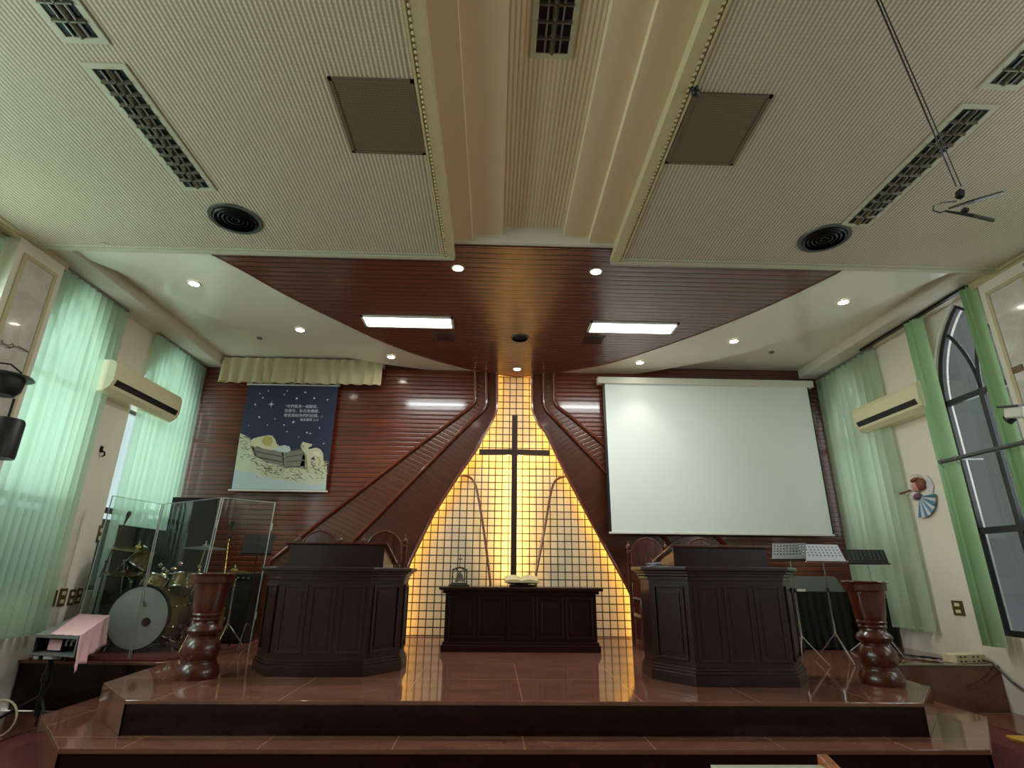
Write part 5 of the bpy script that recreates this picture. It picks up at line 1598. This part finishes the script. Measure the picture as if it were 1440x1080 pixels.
# ------------------------------------------------------------------ clear acrylic drum shield, three hinged panels
E0, E1, E2 = PZ(97, 918), PZ(181, 928), PZ(260, 928)
T0, T1, T2, T3 = PY(155, 699, E0.y - .02), PY(229, 709, E1.y), PY(313, 700, E2.y), PY(388, 707, 8.3)
E3 = Vector((T3.x - .06, 8.3, 0))
E0 = Vector((-5.42, 7.9, 0)); T0 = Vector((-5.36, 7.9, T0.z))
labs = ['clear acrylic shield panel nearest the left wall before the drums', 'clear acrylic shield panel directly in front of the bass drum', 'clear acrylic shield panel angled back beside the left lectern']
for k, (A_, B_, TA, TB) in enumerate(((E0, E1, T0, T1), (E1, E2, T1, T2), (E2, E3, T2, T3))):
    t = thing('drum_shield_panel', labs[k], 'shield panel', ((A_.x + B_.x) / 2, (A_.y + B_.y) / 2, 0), 'clear drum shield panels')
    e_ = (B_ - A_).normalized(); n_ = Vector((-e_.y, e_.x, 0)) * .005
    A2, B2, C2, D2 = A_ + e_ * .014, B_ - e_ * .014, TB - e_ * .014, TA + e_ * .014
    MB().slab([A2 - n_, B2 - n_, C2 - n_, D2 - n_], n_ * 2).build('sheet', 'acrylic', t)
    for lo_, hi_ in ((A2, D2), (B2, C2)):
        MB().tube([lo_, hi_], .0085, 4).build('polished_edge', 'acrylic_edge', t)
    MB().tube([D2, C2], .0045, 4).build('polished_edge', 'acrylic_edge', t)
    for z in (.2, .8):
        q = B_ + (TB - B_) * z
        MB().tube([q, q + (TB - B_).normalized() * .1], .013, 8).build('hinge', 'acrylic_edge', t)

# ------------------------------------------------------------------ cloth-covered box on a stand in front of the left platform
P0, D0, C0, B0 = PZ(50, 892, .4), PZ(111, 895, .4), PY(153, 866, 7.75), PY(111, 864, 7.9)
t = thing('equipment_box', 'grey box with an open end on the black stand at the left', 'box', ((P0 + D0) / 2 - Vector((0, 0, .2))))
dn = Vector((0, 0, -.03)); h_ = Vector((0, 0, -.17))
MB().slab([P0, D0, C0, B0], dn).build('lid', 'grey_plastic', t, bevel=.004)
MB().slab([P0 + h_, D0 + h_, C0 + h_, B0 + h_], (0, 0, -.02)).build('base_plate', 'grey_plastic', t)
ix = (D0 - P0).normalized() * .02
MB().slab([P0 + dn, B0 + dn, B0 + h_, P0 + h_], ix).build('side_plate', 'grey_plastic', t)
MB().slab([D0 + dn - ix, C0 + dn - ix, C0 + h_ - ix, D0 + h_ - ix], ix).build('side_plate', 'grey_plastic', t)
iy = (C0 - D0).normalized()
a_ = P0 + (D0 - P0) * .32 + iy * .08; b_ = P0 + (D0 - P0) * .62 + iy * .08
MB().slab([a_ + Vector((0, 0, -.05)), b_ + Vector((0, 0, -.05)), b_ + Vector((0, 0, -.15)), a_ + Vector((0, 0, -.15))], iy * .01).build('inner_card', 'pink', t)
MB().slab([P0 + iy * .3 + ix + dn, D0 + iy * .3 - ix + dn, D0 + iy * .3 - ix + h_, P0 + iy * .3 + ix + h_], iy * .01).build('inner_wall', 'black', t)
for q in (.74, .86):
    a_ = P0 + (D0 - P0) * q + iy * .05 + Vector((0, 0, -.1))
    MB().tube([a_, a_ + Vector((0, 0, .05)), a_ + ix * 2 + Vector((0, 0, .05))], .010, 6).build('latch', 'steel', t)
# the cloth: over the lid and hanging down the right side
A0 = P0 + (D0 - P0) * .34 + Vector((0, 0, .008)); D1 = D0 + Vector((0, 0, .008)) + ix * .8; C1 = C0 + Vector((0, 0, .008)) + ix * .8; B1 = B0 + Vector((0, 0, .008))
mb = MB(); nx, ny = 12, 26; g = []
for j in range(ny + 1):
    v = j / ny; row = []
    L_, R__ = A0 + (B1 - A0) * v, D1 + (C1 - D1) * v
    for i in range(nx + 11):
        if i <= nx:
            q = L_ + (R__ - L_) * (i / nx) + Vector((0, 0, .002 * sin(i * 1.7 + j)))
        else:
            k = i - nx
            q = R__ + ix * (.35 * k * (.4 + .5 * sin(j * .8 + k * .15) + .25 * sin(j * 1.9))) + Vector((0, 0, -.031 * k * (1 - .05 * sin(j * .5)))) + iy * (-.012 * k * (1 - v))
        row.append(mb.bm.verts.new(q))
    g.append(row)
for a1, b1 in zip(g, g[1:]):
    for i in range(len(a1) - 1): mb._f([a1[i], a1[i + 1], b1[i + 1], b1[i]])
o = mb.build('draped_cloth', 'pink', origin=A0, smooth=True)
sm = o.modifiers.new('solid', 'SOLIDIFY'); sm.thickness = .003; sm.offset = 1
tag(o, 'pink cloth draped over the grey box at the left', 'cloth')
# stand
zt_ = .4 - .17 - .03
q4 = [PZ(46, 927, .12), PZ(89, 927, .12), PZ(104, 914, .12), PZ(62, 913, .12)]
fo = PZ(63, 1006, ZF); fo = Vector((-4.78, 6.72, ZF))
t = thing('equipment_stand', 'black tripod stand with a tray at the left edge of the steps', 'stand', fo)
MB().slab(q4, (0, 0, .03)).build('tray', 'black', t, bevel=.004)
MB().slab([q4[0] + Vector((.01, -.012, .002)), q4[1] + Vector((-.01, -.012, .002)), q4[1] + Vector((-.01, -.002, .03)), q4[0] + Vector((.01, -.002, .03))], (0, -.008, 0)).build('tray_lip', 'steel', t)
MB().tube([fo + Vector((0, 0, .1)), Vector((fo.x, fo.y, .2))], .028, 12).build('pole', 'black', t)
for q in (P0 + (D0 - P0) * .2 + iy * .12, P0 + (D0 - P0) * .8 + iy * .12):
    MB().tube([(q.x, q.y, .15), (q.x, q.y, .212)], .02, 8).build('tray_peg', 'black', t)
MB().tube([Vector((C0.x - .22, C0.y - .12, .0)), Vector((C0.x - .22, C0.y - .12, C0.z - .19))], .02, 10).build('rear_prop', 'black', t)
MB().lathe((fo.x, fo.y, ZF + .42), [(.038, 0), (.045, .02), (.045, .08), (.038, .1)], 12).build('collar', 'black', t)
for k in range(3):
    a = 3.5 + k * 2 * pi / 3
    MB().tube([fo + Vector((0, 0, .3)), fo + Vector((.46 * cos(a), .46 * sin(a), .015))], .015, 8).build('leg', 'black', t)
o = MB().tube([(fo.x + .05, fo.y - .03, .1), (fo.x + .10, fo.y - .04, -.1), (fo.x + .04, fo.y - .05, -.25), (fo.x + .06, fo.y - .06, ZF + .02)], .007, 6).build('stand_cable', 'black', origin=fo, smooth=True)
tag(o, 'thin dark cable hanging down the pole of the black stand', 'cable')
c = PZ(-6, 1030, ZF + .05)
o = MB().tube([(c.x + .16 * cos(a), c.y, ZF + .17 + .16 * sin(a)) for a in [2 * pi * i / 24 for i in range(25)]], .01, 8).build('white_hoop', 'cream_plastic', origin=(c.x, c.y, ZF), smooth=True)
tag(o, 'cream-coloured wire hoop at the lower left frame edge', 'hoop')
# ------------------------------------------------------------------ objects at the bottom edge
zp = .30
pa_, pb_ = PZ(1003, 1079, zp), PZ(1160, 1079, zp)
pe = PZ(1166, 1070, zp + .02)
t = thing('wooden_pew', 'brown wooden pew whose top just shows at the bottom of the frame', 'pew', ((pa_.x + pb_.x) / 2, pa_.y, ZF))
MB().box(pa_.x, pb_.x, pa_.y - .02, pa_.y + .02, ZF + .35, zp - .012).build('backrest', 'pew', t)
MB().box(pa_.x, pb_.x, pa_.y - .03, pa_.y + .03, zp - .012, zp).build('cap_rail', 'trim_grey', t)
MB().hexa([(pb_.x, pa_.y - .35, ZF), (pb_.x + .05, pa_.y - .35, ZF), (pb_.x + .05, pa_.y + .06, ZF), (pb_.x, pa_.y + .06, ZF)],
          [(pb_.x, pa_.y - .3, zp - .06), (pb_.x + .05, pa_.y - .3, zp - .06), (pb_.x + .05, pa_.y + .06, zp + .035), (pb_.x, pa_.y + .06, zp + .035)]).build('end_panel', 'pew', t, bevel=.01)
MB().box(pa_.x, pb_.x, pa_.y - .42, pa_.y - .02, ZF + .38, ZF + .42).build('seat', 'pew', t)
MB().box(pa_.x, pa_.x + .04, pa_.y - .4, pa_.y, ZF, ZF + .4).build('leg', 'pew', t)
q = [PZ(1414, 1037, ZF), PZ(1445, 1037.5, ZF), PZ(1460, 1051, ZF), PZ(1424, 1042, ZF)]
o = MB().slab([v + Vector((0, 0, .001)) for v in q], (0, 0, .02)).build('yellow_mat', plain('yellow_board', (222, 168, 60), .5, var=.1), origin=q[0])
tag(o, 'bright yellow board on the floor at the lower right edge', 'board')
# dark equipment at the lower right wall
c = PX(1432, 950, 6.3)
for k, (o0, o1, lb) in enumerate((((1400, 915), (1440, 1000), 'black cable running down from the outlet box to the right edge'),)):
    a, b = PZ(*o0, .02), PX(*o1, 6.35)
    o = MB().tube([(6.3, 7.62, .04), (6.34, 7.5, .03), (6.35, 7.3, -.15), (6.36, 6.9, -.35)], .014, 6).build('wall_cable', 'black', origin=(6.3, 7.5, 0), smooth=True)
    tag(o, lb, 'cable')

# ------------------------------------------------------------------ light
W = bpy.data.worlds.new('world'); SC.world = W; W.use_nodes = True
nt = W.node_tree; bg = nt.nodes['Background']
bg.inputs[0].default_value = (.92, .98, .97, 1); bg.inputs[1].default_value = 1.5
# daylight entering each window
for wl, X, s_, e_, colr in ((winL, XL - .5, 1, 1., (.98, 1., .95)), (winR, XR + .5, -1, .55, (1., .98, .92))):
    for k, w in enumerate(wl):
        y0, y1, z0, zs, zt = w
        en = ({0: 80, 1: 80, 2: 440, 3: 430, 4: 150, 5: 90} if s_ > 0 else {0: 110, 1: 110, 2: 640, 3: 620, 4: 200, 5: 120})[k] * e_
        rot = (0, radians(-90) if s_ > 0 else radians(90), 0)
        o = lamp('window_daylight', 'AREA', (X, (y0 + y1) / 2, 3.1), en, colr, shape='RECTANGLE', size=2.6, size_y=(y1 - y0) * 1.1, rot=rot)

SC.view_settings.view_transform = 'Standard'
SC.view_settings.look = 'None'
SC.view_settings.gamma = 1
SC.view_settings.exposure = 0
SC.view_settings.use_curve_mapping = False
SC.cycles.use_denoising = True
SC.cycles.max_bounces = 10
SC.cycles.diffuse_bounces = 5
SC.cycles.transparent_max_bounces = 12
SC.cycles.caustics_reflective = False
SC.cycles.caustics_refractive = False
SC.cycles.sample_clamp_indirect = 6
for o in bpy.data.objects:
    if '_o' in o.keys(): del o['_o']
